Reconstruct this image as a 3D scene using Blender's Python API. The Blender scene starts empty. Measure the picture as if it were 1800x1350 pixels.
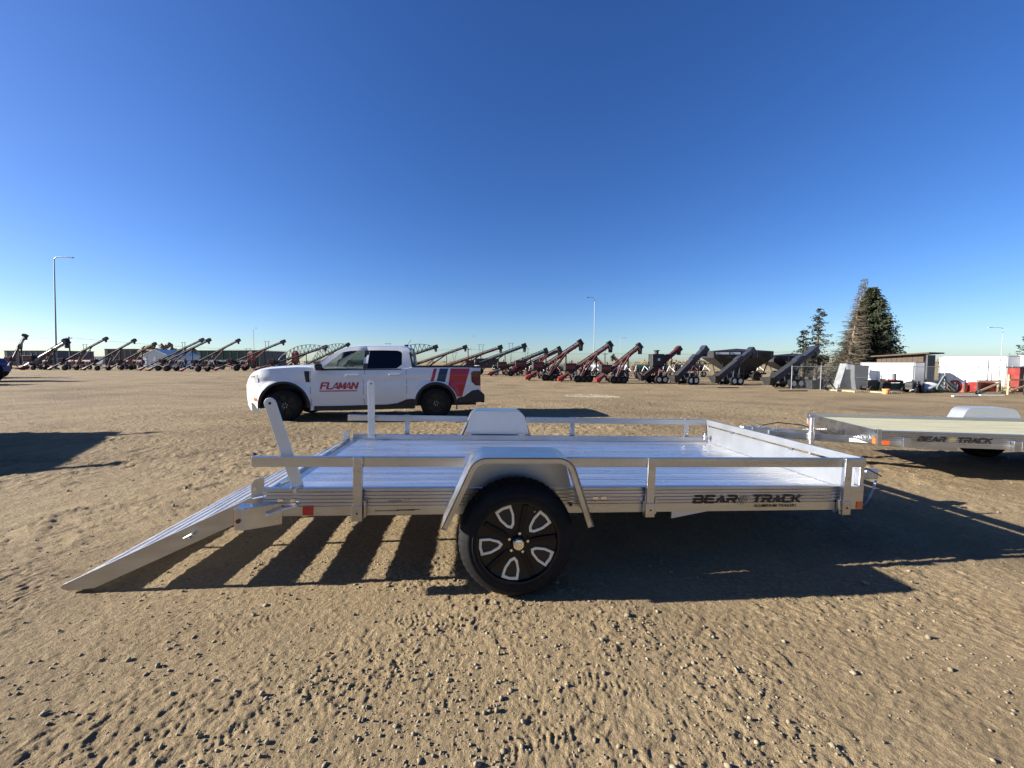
import bpy, bmesh, math, random
import numpy as np
from mathutils import Vector, Matrix

random.seed(7); RNG = np.random.default_rng(11)
scn = bpy.context.scene
COL = scn.collection

# ------------------------------------------------------------------ camera, sky, sun, exposure
F_PX, CAM_H, PPX, PPY, HORIZON = 690.0, 1.36, 900.0, 675.0, 637.0
PITCH = math.atan((PPY - HORIZON) / F_PX)
YAW = math.atan(72.0 / math.hypot(F_PX, 38.0))
cam_data = bpy.data.cameras.new('camera')
cam_data.sensor_width = 36.0
cam_data.lens = 36.0 * F_PX / 1800.0
cam_data.clip_start = 0.05
cam_data.clip_end = 6000
cam = bpy.data.objects.new('camera', cam_data)
COL.objects.link(cam)
cam.location = (0, 0, CAM_H)
cam.rotation_euler = (math.radians(90) - PITCH, 0, -YAW)
scn.camera = cam

SUN_DIR = Vector((2.6, -0.15, -1.0)).normalized()          # the way the light travels
SUN_EL = math.asin(-SUN_DIR.z)
SUN_AZ = math.atan2(-SUN_DIR.x, -SUN_DIR.y)                # clockwise from +Y
world = bpy.data.worlds.new('World'); scn.world = world
world.use_nodes = True
wn = world.node_tree
sky = wn.nodes.new('ShaderNodeTexSky')
sky.sky_type = 'NISHITA'
sky.sun_disc = False
sky.sun_elevation = SUN_EL
sky.sun_rotation = SUN_AZ
sky.altitude = 600
sky.air_density = 1.0
sky.dust_density = 0.8
sky.ozone_density = 5.3
bg = wn.nodes['Background']
bg.inputs['Strength'].default_value = 0.050
hs = wn.nodes.new('ShaderNodeHueSaturation')
hs.inputs['Saturation'].default_value = 1.15
hs.inputs['Hue'].default_value = 0.513
wn.links.new(sky.outputs[0], hs.inputs['Color'])
wn.links.new(hs.outputs[0], bg.inputs[0])

sun_data = bpy.data.lights.new('sun', 'SUN')
sun_data.energy = 5.0
sun_data.angle = math.radians(0.5)
sun_data.color = (1.0, 0.94, 0.85)
sun = bpy.data.objects.new('sun', sun_data)
COL.objects.link(sun)
sun.location = (-30, 3, 14)
sun.rotation_euler = SUN_DIR.to_track_quat('-Z', 'Y').to_euler()

scn.view_settings.view_transform = 'Standard'
scn.view_settings.look = 'None'
scn.view_settings.gamma = 1.0
scn.view_settings.exposure = 1.75
scn.view_settings.use_curve_mapping = False

# ------------------------------------------------------------------ helpers
FW = Vector((math.sin(YAW) * math.cos(PITCH), math.cos(YAW) * math.cos(PITCH), -math.sin(PITCH)))
RT = Vector((math.cos(YAW), -math.sin(YAW), 0))
UP = RT.cross(FW)
FH = Vector((math.sin(YAW), math.cos(YAW), 0))
CAMP = Vector((0, 0, CAM_H))

def sstep(a, b, v):
    t = np.clip((v - a) / (b - a), 0, 1)
    return t * t * (3 - 2 * t)

def lot_z(x, y):
    """the lot lies flat round the trailers and falls gently towards the row of machines on the right"""
    r = np.sqrt(np.asarray(x, float) ** 2 + np.asarray(y, float) ** 2)
    front = sstep(0, 6, np.asarray(y, float))
    return -0.8 * sstep(13, 27, r) * sstep(-25, 0, np.asarray(x, float)) * front

def ray(px, py):
    return FW + RT * ((px - PPX) / F_PX) - UP * ((py - PPY) / F_PX)

def gnd(px, py):
    d = ray(px, py)
    lo, hi = 0.5, 900.0
    g = lambda t: CAM_H + d.z * t - float(lot_z(d.x * t, d.y * t))
    for _ in range(70):
        m = 0.5 * (lo + hi)
        if g(m) > 0: lo = m
        else: hi = m
    p = CAMP + d * lo
    return Vector((p.x, p.y, float(lot_z(p.x, p.y))))

def depth_of(p):
    return (Vector(p) - CAMP).dot(FW)

def at_depth(px, py, dep):
    return CAMP + ray(px, py) * dep

def at_far(px, dep):
    """a ground point in the direction of a column of the picture, dep metres in front of the camera"""
    p = FH * dep + RT * (dep * (px - PPX) / F_PX)
    return Vector((p.x, p.y, float(lot_z(p.x, p.y))))

MATS = {}
def mat(name, col, rough=0.6, metal=0.0, var=0.12, scale=6.0, bump=0.0, bscale=60.0, coat=0.0, stretch=None, dirt=None, rvar=0.0, spec=0.5):
    if name in MATS: return MATS[name]
    m = bpy.data.materials.new(name); m.use_nodes = True
    nt = m.node_tree; b = nt.nodes['Principled BSDF']
    b.inputs['Roughness'].default_value = rough
    b.inputs['Metallic'].default_value = metal
    b.inputs['Specular IOR Level'].default_value = spec
    if coat:
        b.inputs['Coat Weight'].default_value = coat
        b.inputs['Coat Roughness'].default_value = 0.05
    tc = nt.nodes.new('ShaderNodeTexCoord')
    mp = nt.nodes.new('ShaderNodeMapping')
    if stretch: mp.inputs['Scale'].default_value = stretch
    nt.links.new(tc.outputs['Object'], mp.inputs[0])
    n = nt.nodes.new('ShaderNodeTexNoise'); n.inputs['Scale'].default_value = scale
    n.inputs['Detail'].default_value = 6
    nt.links.new(mp.outputs[0], n.inputs['Vector'])
    r = nt.nodes.new('ShaderNodeValToRGB')
    r.color_ramp.elements[0].position = 0.3; r.color_ramp.elements[1].position = 0.7
    r.color_ramp.elements[0].color = tuple(max(0, c * (1 - var)) for c in col) + (1,)
    r.color_ramp.elements[1].color = tuple(min(1, c * (1 + var)) for c in col) + (1,)
    nt.links.new(n.outputs['Fac'], r.inputs[0])
    out = r.outputs[0]
    if dirt:
        n2 = nt.nodes.new('ShaderNodeTexNoise'); n2.inputs['Scale'].default_value = dirt[1]; n2.inputs['Detail'].default_value = 8
        nt.links.new(tc.outputs['Object'], n2.inputs['Vector'])
        r2 = nt.nodes.new('ShaderNodeValToRGB')
        r2.color_ramp.elements[0].position = 0.48; r2.color_ramp.elements[1].position = 0.72
        nt.links.new(n2.outputs['Fac'], r2.inputs[0])
        mx = nt.nodes.new('ShaderNodeMix'); mx.data_type = 'RGBA'
        mul = nt.nodes.new('ShaderNodeMath'); mul.operation = 'MULTIPLY'; mul.inputs[1].default_value = dirt[2]
        nt.links.new(r2.outputs[0], mul.inputs[0]); nt.links.new(mul.outputs[0], mx.inputs[0])
        nt.links.new(out, mx.inputs[6]); mx.inputs[7].default_value = tuple(dirt[0]) + (1,)
        out = mx.outputs[2]
    nt.links.new(out, b.inputs['Base Color'])
    if rvar:
        mr = nt.nodes.new('ShaderNodeMapRange'); mr.inputs[3].default_value = rough - rvar; mr.inputs[4].default_value = rough + rvar
        nt.links.new(n.outputs['Fac'], mr.inputs[0]); nt.links.new(mr.outputs[0], b.inputs['Roughness'])
    if bump:
        nb = nt.nodes.new('ShaderNodeTexNoise'); nb.inputs['Scale'].default_value = bscale; nb.inputs['Detail'].default_value = 4
        nt.links.new(mp.outputs[0], nb.inputs['Vector'])
        bp = nt.nodes.new('ShaderNodeBump'); bp.inputs['Strength'].default_value = bump; bp.inputs['Distance'].default_value = 0.01
        nt.links.new(nb.outputs['Fac'], bp.inputs['Height']); nt.links.new(bp.outputs[0], b.inputs['Normal'])
    MATS[name] = m
    return m

ALU = mat('aluminium', (0.49, 0.50, 0.52), 0.30, 1.0, 0.10, 3.0, 0.06, 40, stretch=(0.4, 6, 6), rvar=0.10, dirt=((0.36, 0.34, 0.31), 3.5, 0.5))
ALU_DECK = mat('aluminium_deck', (0.84, 0.83, 0.81), 0.29, 0.92, 0.12, 2.2, 0.04, 30, stretch=(0.5, 5, 5), rvar=0.09)
ALU_DULL = mat('aluminium_sheet', (0.56, 0.57, 0.585), 0.46, 0.85, 0.05, 4.0, 0.05, 30)
BULK = mat('bulkhead_sheet', (0.20, 0.215, 0.24), 0.5, 0.7, 0.08, 5.0, 0.05, 30, dirt=((0.14, 0.15, 0.17), 4, 0.6))
STEEL = mat('zinc_steel', (0.55, 0.56, 0.58), 0.38, 1.0, 0.15, 20)
BOLT = mat('bolt_steel', (0.62, 0.62, 0.63), 0.3, 1.0, 0.1, 40)
RUBBER = mat('tyre_rubber', (0.0075, 0.0075, 0.008), 0.7, 0, 0.25, 14, 0.2, 90, dirt=((0.05, 0.042, 0.032), 5, 0.22), spec=0.18)
RIM_BLACK = mat('rim_black', (0.0035, 0.0035, 0.0045), 0.35, 0.0, 0.1, 10, spec=0.35)
RIM_GLOSS = mat('rim_gloss_black', (0.004, 0.004, 0.005), 0.3, 0.0, 0.1, 10, spec=0.25)
RIM_EDGE = mat('rim_machined_edge', (0.80, 0.68, 0.48), 0.5, 0.0, 0.05, 20)
CHROME = mat('chrome', (0.75, 0.73, 0.68), 0.14, 1.0, 0.04, 10)
BLACK = mat('black_plastic', (0.009, 0.009, 0.010), 0.55, 0, 0.15, 8, 0.05, 80)
INK = mat('black_decal', (0.008, 0.008, 0.009), 0.45, 0, 0.05, 10)
GREY_INK = mat('grey_decal', (0.16, 0.15, 0.12), 0.45, 0, 0.2, 30)
GOLD_INK = mat('gold_decal', (0.42, 0.33, 0.12), 0.45, 0, 0.3, 40)
RED_LENS = mat('red_reflector', (0.42, 0.008, 0.01), 0.25, 0, 0.1, 60, coat=0.4)
DARK_LENS = mat('dark_red_lens', (0.10, 0.004, 0.006), 0.15, 0, 0.2, 20, coat=0.6)
ORANGE_LENS = mat('orange_reflector', (0.75, 0.11, 0.015), 0.3, 0, 0.1, 60, coat=0.3)
WOOD_TREATED = mat('treated_lumber', (0.34, 0.325, 0.215), 0.8, 0, 0.22, 3.0, 0.2, 30, stretch=(0.5, 9, 9))
WOOD = mat('weathered_wood', (0.30, 0.235, 0.14), 0.85, 0, 0.25, 3.0, 0.2, 30, stretch=(1, 7, 7))
WOOD_DARK = mat('old_dark_wood', (0.06, 0.042, 0.028), 0.85, 0, 0.3, 2.0, 0.2, 30, stretch=(1, 7, 7))
WHITE_PAINT = mat('white_car_paint', (0.60, 0.61, 0.62), 0.28, 0, 0.015, 3, coat=0.7)
RED_DECAL = mat('red_decal', (0.36, 0.009, 0.018), 0.35, 0, 0.04, 6, coat=0.4)
BLUE_DECAL = mat('navy_decal', (0.008, 0.022, 0.055), 0.35, 0, 0.04, 6, coat=0.4)
MAROON_DECAL = mat('lettering_red', (0.36, 0.012, 0.03), 0.4, 0, 0.05, 8)
SEAT = mat('dark_upholstery', (0.03, 0.03, 0.035), 0.8, 0, 0.2, 10)
MAROON = mat('maroon_machine_paint', (0.058, 0.009, 0.010), 0.5, 0, 0.25, 3, dirt=((0.09, 0.06, 0.045), 3, 0.35))
RED = mat('red_machine_paint', (0.17, 0.013, 0.010), 0.5, 0, 0.2, 3, dirt=((0.22, 0.12, 0.08), 3, 0.3))
NAVY = mat('slate_blue_machine_paint', (0.020, 0.025, 0.040), 0.45, 0, 0.25, 3, dirt=((0.06, 0.05, 0.045), 3, 0.3))
TUBE_DARK = mat('dark_auger_tube', (0.028, 0.028, 0.034), 0.7, 0.0, 0.25, 2, dirt=((0.07, 0.03, 0.03), 2, 0.4), spec=0.2)
TUBE_GREY = mat('galvanised_tube', (0.22, 0.23, 0.25), 0.5, 0.3, 0.15, 2)
DARK_STEEL = mat('dark_steel', (0.017, 0.017, 0.019), 0.6, 0.1, 0.3, 4, dirt=((0.06, 0.045, 0.035), 4, 0.3))
GREEN_DARK = mat('dark_green_paint', (0.020, 0.045, 0.032), 0.5, 0, 0.2, 3)
GREEN_GREY = mat('green_grey_steel', (0.11, 0.13, 0.11), 0.55, 0.1, 0.2, 3)
WHITE_WALL = mat('white_sheet_metal', (0.62, 0.63, 0.62), 0.5, 0, 0.05, 1.2, dirt=((0.50, 0.47, 0.42), 0.9, 0.3))
GREY_WALL = mat('grey_cladding', (0.085, 0.088, 0.097), 0.6, 0, 0.1, 1)
BROWN_WALL = mat('brown_cladding', (0.10, 0.08, 0.07), 0.7, 0, 0.15, 1)
GALV = mat('galvanised_sheet', (0.20, 0.21, 0.21), 0.5, 0.4, 0.18, 2.5)
POLE = mat('lamp_pole_steel', (0.20, 0.21, 0.22), 0.5, 0.5, 0.1, 2)
POLE_PALE = mat('pale_lamp_pole', (0.26, 0.28, 0.29), 0.5, 0.2, 0.05, 2)
BARK = mat('spruce_bark', (0.06, 0.045, 0.032), 0.9, 0, 0.3, 6, 0.3, 40)
DEADWOOD = mat('dead_spruce_wood', (0.115, 0.090, 0.062), 0.9, 0, 0.3, 6, 0.3, 40)
NEEDLE = mat('spruce_needles', (0.034, 0.044, 0.019), 0.8, 0, 0.55, 1.4)
NEEDLE_DARK = mat('dark_needles', (0.022, 0.026, 0.016), 0.8, 0, 0.4, 1.4)
NEEDLE_BROWN = mat('dry_brown_needles', (0.065, 0.056, 0.030), 0.85, 0, 0.5, 1.4)
BUSH = mat('dry_bush', (0.17, 0.13, 0.075), 0.9, 0, 0.4, 2)
STONE = mat('loose_stone', (0.185, 0.152, 0.100), 0.9, 0, 0.35, 25, 0.3, 80)
PALE_STONE = mat('pale_gravel', (0.29, 0.26, 0.205), 0.9, 0, 0.25, 12)
LENS = mat('headlamp_lens', (0.62, 0.64, 0.66), 0.12, 0.3, 0.1, 20, coat=0.8)
BLUE = mat('blue_machine_paint', (0.020, 0.040, 0.16), 0.4, 0, 0.15, 3)
TERRACOTTA = mat('terracotta', (0.55, 0.22, 0.08), 0.8, 0, 0.1, 8)
STRAW = mat('straw_pile', (0.40, 0.33, 0.19), 0.95, 0, 0.3, 12, 0.4, 60)

def glass_mat(name, tint, alpha_rough=0.02):
    m = bpy.data.materials.new(name); m.use_nodes = True
    nt = m.node_tree; nt.nodes.remove(nt.nodes['Principled BSDF'])
    o = nt.nodes['Material Output']
    t = nt.nodes.new('ShaderNodeBsdfTransparent'); t.inputs[0].default_value = tuple(tint) + (1,)
    g = nt.nodes.new('ShaderNodeBsdfGlossy'); g.inputs['Roughness'].default_value = alpha_rough
    fr = nt.nodes.new('ShaderNodeFresnel'); fr.inputs[0].default_value = 1.5
    n = nt.nodes.new('ShaderNodeTexNoise'); n.inputs['Scale'].default_value = 3
    bp = nt.nodes.new('ShaderNodeBump'); bp.inputs['Strength'].default_value = 0.02
    nt.links.new(n.outputs['Fac'], bp.inputs['Height']); nt.links.new(bp.outputs[0], g.inputs['Normal'])
    mx = nt.nodes.new('ShaderNodeMixShader')
    nt.links.new(fr.outputs[0], mx.inputs[0]); nt.links.new(t.outputs[0], mx.inputs[1]); nt.links.new(g.outputs[0], mx.inputs[2])
    nt.links.new(mx.outputs[0], o.inputs['Surface'])
    return m
GLASS = glass_mat('clear_glass', (0.62, 0.66, 0.64))
GLASS_DARK = glass_mat('tinted_glass', (0.05, 0.055, 0.06))

def tag(o, label=None, cat=None, group=None, kind=None):
    if label: o['label'] = label
    if cat: o['category'] = cat
    if group: o['group'] = group
    if kind: o['kind'] = kind
    return o

def thing(name, loc, rotz=0.0, label=None, cat=None, group=None):
    o = bpy.data.objects.new(name, None); COL.objects.link(o)
    o.empty_display_size = 0.2
    o.location = loc; o.rotation_euler = (0, 0, rotz)
    return tag(o, label, cat, group)

def V(*a): return Vector(a)

class MB:
    def __init__(s): s.v = []; s.f = []
    def add(s, vs, fs):
        b = len(s.v); s.v += [tuple(p) for p in vs]; s.f += [tuple(b + i for i in q) for q in fs]; return s
    def box(s, x0, x1, y0, y1, z0, z1):
        p = [(x, y, z) for x in (x0, x1) for y in (y0, y1) for z in (z0, z1)]
        return s.add(p, [(0, 1, 3, 2), (4, 6, 7, 5), (0, 4, 5, 1), (2, 3, 7, 6), (0, 2, 6, 4), (1, 5, 7, 3)])
    def bar(s, a, b, w, h=None, up=(0, 0, 1)):
        a = Vector(a); b = Vector(b); h = h or w
        d = (b - a).normalized(); u = Vector(up)
        if abs(d.dot(u)) > 0.98: u = Vector((0, 1, 0))
        sd = d.cross(u).normalized(); u = sd.cross(d)
        p = [q + sd * (w / 2 * i) + u * (h / 2 * j) for q in (a, b) for i in (-1, 1) for j in (-1, 1)]
        return s.add(p, [(0, 1, 3, 2), (4, 6, 7, 5), (0, 4, 5, 1), (2, 3, 7, 6), (0, 2, 6, 4), (1, 5, 7, 3)])
    def tube(s, a, b, r0, r1=None, n=10, caps=True):
        a = Vector(a); b = Vector(b); r1 = r0 if r1 is None else r1
        d = (b - a).normalized(); u = Vector((0, 0, 1)) if abs(d.z) < 0.9 else Vector((1, 0, 0))
        sd = d.cross(u).normalized(); u = sd.cross(d)
        p = []
        for q, r in ((a, r0), (b, r1)):
            for i in range(n):
                t = 2 * math.pi * i / n
                p.append(q + sd * (r * math.cos(t)) + u * (r * math.sin(t)))
        f = [(i, (i + 1) % n, n + (i + 1) % n, n + i) for i in range(n)]
        if caps: f += [tuple(range(n - 1, -1, -1)), tuple(range(n, 2 * n))]
        return s.add(p, f)
    def path(s, pts, r, n=6):
        for a, b in zip(pts[:-1], pts[1:]): s.tube(a, b, r, r, n)
        return s
    def prism(s, poly, fn, d0, d1):
        """poly: 2-D outline; fn(u, v, d) -> 3-D point"""
        n = len(poly)
        p = [fn(u, v, d0) for u, v in poly] + [fn(u, v, d1) for u, v in poly]
        f = [(i, (i + 1) % n, n + (i + 1) % n, n + i) for i in range(n)]
        f += [tuple(range(n - 1, -1, -1)), tuple(range(n, 2 * n))]
        return s.add(p, f)
    def ring(s, outer, inner, fn, d0, d1):
        n = len(outer)
        p = [fn(u, v, d) for d in (d0, d1) for poly in (outer, inner) for u, v in poly]
        f = []
        for i in range(n):
            j = (i + 1) % n
            f += [(i, j, n + j, n + i), (2 * n + i, 3 * n + i, 3 * n + j, 2 * n + j), (i, 2 * n + i, 2 * n + j, j), (n + i, n + j, 3 * n + j, 3 * n + i)]
        return s.add(p, f)
    def lathe(s, prof, c, n=40, fn=None):
        """prof: (radius, along-Y) pairs about a Y axis through c"""
        c = Vector(c); m = len(prof); p = []
        for i in range(n):
            t = 2 * math.pi * i / n
            for k, (r, y) in enumerate(prof):
                rr = r if fn is None else fn(r, y, i, k)
                p.append((c.x + rr * math.cos(t), c.y + y, c.z + rr * math.sin(t)))
        f = []
        for i in range(n):
            j = (i + 1) % n
            for k in range(m - 1):
                f.append((i * m + k, i * m + k + 1, j * m + k + 1, j * m + k))
        return s.add(p, f)
    def mesh(s, name, m, smooth=None):
        me = bpy.data.meshes.new(name)
        me.from_pydata(s.v, [], s.f); me.materials.append(m)
        bm = bmesh.new(); bm.from_mesh(me)
        bmesh.ops.recalc_face_normals(bm, faces=bm.faces); bm.to_mesh(me); bm.free()
        if smooth:
            me.shade_smooth(); me.set_sharp_from_angle(angle=math.radians(smooth))
        return me
    def build(s, name, m, parent=None, smooth=None, bevel=None):
        o = bpy.data.objects.new(name, s.mesh(name, m, smooth)); COL.objects.link(o)
        if parent is not None: o.parent = parent
        if bevel:
            md = o.modifiers.new('edge', 'BEVEL'); md.width = bevel; md.segments = 2; md.limit_method = 'ANGLE'; md.angle_limit = math.radians(40)
        return o

def link_mesh(name, me, parent, loc=(0, 0, 0), rot=(0, 0, 0), scale=(1, 1, 1)):
    o = bpy.data.objects.new(name, me); COL.objects.link(o); o.parent = parent
    o.location = loc; o.rotation_euler = rot; o.scale = scale
    return o

def XZ(u, v, d): return (u, d, v)
def YZ(u, v, d): return (d, u, v)

def text_mb(body, width, height, shear=0.0, bold=0.0):
    """flat lettering from Blender's own font, laid in the XZ plane, origin at its lower left corner"""
    cu = bpy.data.curves.new('lettering', 'FONT'); cu.body = body; cu.shear = shear; cu.offset = bold; cu.resolution_u = 3
    o = bpy.data.objects.new('lettering', cu); COL.objects.link(o)
    bpy.context.view_layer.update()
    me = bpy.data.meshes.new_from_object(o.evaluated_get(bpy.context.evaluated_depsgraph_get()))
    vs = np.array([v.co[:] for v in me.vertices]); lo = vs.min(0); sz = vs.max(0) - lo
    k = MB()
    k.add([((a - lo[0]) / sz[0] * width, 0, (b - lo[1]) / sz[1] * height) for a, b, _ in vs], [tuple(p.vertices) for p in me.polygons])
    bpy.data.objects.remove(o); bpy.data.curves.remove(cu); bpy.data.meshes.remove(me)
    return k

def shift(mb, dx, dy, dz):
    mb.v = [(a + dx, b + dy, c + dz) for a, b, c in mb.v]; return mb

# ------------------------------------------------------------------ ground
def vnoise(x, y, seed=0):
    xi = np.floor(x).astype(np.int64); yi = np.floor(y).astype(np.int64)
    xf = x - xi; yf = y - yi
    u = xf * xf * xf * (xf * (xf * 6 - 15) + 10); v = yf * yf * yf * (yf * (yf * 6 - 15) + 10)
    def h(a, b):
        n = (a * 374761393 + b * 668265263 + seed * 974634777) & 0xffffffff
        n = ((n ^ (n >> 13)) * 1274126177) & 0xffffffff
        n = n ^ (n >> 16)
        return (n & 0xffff) / 65535.0
    a = h(xi, yi); b = h(xi + 1, yi); c = h(xi, yi + 1); d = h(xi + 1, yi + 1)
    return (a + (b - a) * u) * (1 - v) + (c + (d - c) * u) * v

def rot(x, y, a): return x * math.cos(a) - y * math.sin(a), x * math.sin(a) + y * math.cos(a)

def fbm(x, y, sc, oct=3, seed=0, gain=0.5):
    o = 0; amp = 1; tot = 0
    for k in range(oct):
        xr, yr = rot(x, y, 0.7 * k + seed)
        o = o + amp * vnoise(xr / sc + 13.7 * k, yr / sc - 7.1 * k, seed + k * 17); tot += amp; amp *= gain; sc *= 0.5
    return o / tot

PRINTS = []
for k in range(11):
    r_ = random.uniform(1.25, 2.6); a_ = random.uniform(-0.75, 0.75)
    PRINTS.append((r_ * math.sin(a_) * 1.25 + 0.2, r_ * math.cos(a_), random.uniform(0, 6.28)))

def relief(x, y):
    r = np.sqrt(x * x + y * y)
    near = 1 - sstep(7, 16, r)
    z = lot_z(x, y)
    z = z + 0.05 * (fbm(x, y, 3.1, 2, 3) - 0.5) * sstep(3, 8, r) + 0.018 * (fbm(x, y, 0.9, 2, 5) - 0.5)
    patch = sstep(0.40, 0.66, fbm(x, y, 0.8, 3, 9))                       # where the crumbs lie thick
    wx = x + 0.03 * fbm(x, y, 0.08, 2, 21); wy = y + 0.03 * fbm(x, y, 0.08, 2, 22)
    mid = sstep(3.2, 5.5, r) * (1 - sstep(16, 30, r))
    z = z + 0.016 * sstep(0.50, 0.72, fbm(wx * 0.8, wy, 0.19, 3, 71)) * mid * (0.35 + 0.65 * patch)
    z = z + 0.0075 * (0.4 + 0.6 * patch) * sstep(0.50, 0.60, fbm(wx * 0.8, wy, 0.095, 2, 73)) * sstep(2.8, 4.2, r) * (1 - sstep(9, 15, r))
    z = z + 0.0030 * (0.12 + 0.88 * patch) * sstep(0.53, 0.64, fbm(wx, wy, 0.070, 3, 31)) * near
    z = z + 0.0040 * (0.30 + 0.70 * patch) * sstep(0.50, 0.60, fbm(wx * 1.1, wy, 0.036, 2, 41)) * near
    z = z + 0.0030 * (0.45 + 0.55 * patch) * sstep(0.48, 0.60, fbm(wx, wy * 1.1, 0.022, 2, 43)) * (1 - sstep(5, 9, r))
    us, vs_ = rot(x, y, 0.6)
    z = z + 0.0018 * sstep(0.46, 0.62, fbm(us / 2.6, vs_, 0.034, 2, 45)) * sstep(0.9, -1.2, x) * near      # scraped streaks
    us, vs_ = rot(x, y, -0.5)
    z = z + 0.0026 * sstep(0.46, 0.62, fbm(us / 2.4, vs_, 0.032, 2, 46)) * sstep(0.6, 2.5, x) * near
    z = z - 0.0018 * (1 - np.abs(2 * fbm(x, y, 0.14, 2, 51) - 1)) ** 6 * near
    z = z + 0.0034 * (fbm(x, y, 0.017, 2, 61) - 0.5) * (1 - sstep(4, 7, r))
    # wheel ruts wandering across the yard
    for (x0, y0, ang, wob) in ((0, 6.3, 0.05, 0.25), (0, 7.7, 0.08, 0.25), (-5, 7.2, -0.22, 0.4), (-5, 5.7, -0.25, 0.4), (0, 12.0, 0.1, 0.5), (0, 13.6, 0.12, 0.5)):
        u, v = rot(x - x0, y - y0, -ang)
        v = v + wob * (vnoise(u / 3.0, u * 0, 77) - 0.5)
        z = z - 0.009 * np.exp(-(v / 0.13) ** 2) + 0.006 * np.exp(-((np.abs(v) - 0.2) / 0.07) ** 2)
        z = z + 0.0035 * np.exp(-(v / 0.12) ** 4) * np.sign(np.sin((u + np.abs(v) * 0.8) * 2 * math.pi / 0.13))
    for px_, py_, pa in PRINTS:
        dx = x - px_; dy = y - py_
        m = (np.abs(dx) < 0.2) & (np.abs(dy) < 0.2)
        if not m.any(): continue
        u, v = rot(dx[m], dy[m], -pa)
        w = 0.045 - 0.012 * np.cos(u * 14)
        ins = sstep(1.15, 0.9, np.abs(v) / w) * sstep(0.15, 0.135, np.abs(u))
        lug = np.clip(np.sin((u + 0.35 * np.abs(v)) * 2 * math.pi / 0.027) * 2, -1, 1)
        z[m] = z[m] * 1 + ins * (-0.0012 + 0.0014 * lug)
    return z

def make_ground():
    fr = np.linspace(math.radians(-66), math.radians(72), 820)
    bk = np.linspace(math.radians(72), math.radians(294), 62)[1:-1]
    ang = np.concatenate([fr, bk])
    rad = [0.25, 0.55, 0.8]
    while rad[-1] < 4.2: rad.append(rad[-1] + 0.0068 if rad[-1] > 1.1 else rad[-1] + 0.02)
    while rad[-1] < 14: rad.append(rad[-1] * 1.0056)
    while rad[-1] < 80: rad.append(rad[-1] * 1.011)
    while rad[-1] < 3500: rad.append(rad[-1] * 1.07)
    rad = np.array(rad)
    A, R = np.meshgrid(ang, rad)
    X = (R * np.sin(A)).ravel(); Y = (R * np.cos(A)).ravel()
    Z = relief(X, Y)
    na, nr = len(ang), len(rad)
    co = np.empty((na * nr + 1, 3), np.float32)
    co[:-1, 0] = X; co[:-1, 1] = Y; co[:-1, 2] = Z; co[-1] = (0, 0, 0)
    i = np.arange(nr - 1)[:, None] * na; j = np.arange(na)[None, :]; j2 = (j + 1) % na
    q = np.stack([i + j, i + j2, i + na + j2, i + na + j], -1).reshape(-1, 4)
    tri = np.stack([np.full(na, na * nr), np.roll(np.arange(na), -1), np.arange(na)], -1)
    loops = np.concatenate([q.ravel(), tri.ravel()]).astype(np.int32)
    starts = np.concatenate([np.arange(len(q)) * 4, len(q) * 4 + np.arange(len(tri)) * 3]).astype(np.int32)
    me = bpy.data.meshes.new('ground')
    me.vertices.add(len(co)); me.vertices.foreach_set('co', co.ravel())
    me.loops.add(len(loops)); me.loops.foreach_set('vertex_index', loops)
    me.polygons.add(len(starts)); me.polygons.foreach_set('loop_start', starts)
    me.update(calc_edges=True); me.validate()
    me.shade_smooth()
    if me.polygons[0].normal.z < 0: me.flip_normals()
    o = bpy.data.objects.new('ground', me); COL.objects.link(o)
    o['kind'] = 'structure'
    return o

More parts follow.
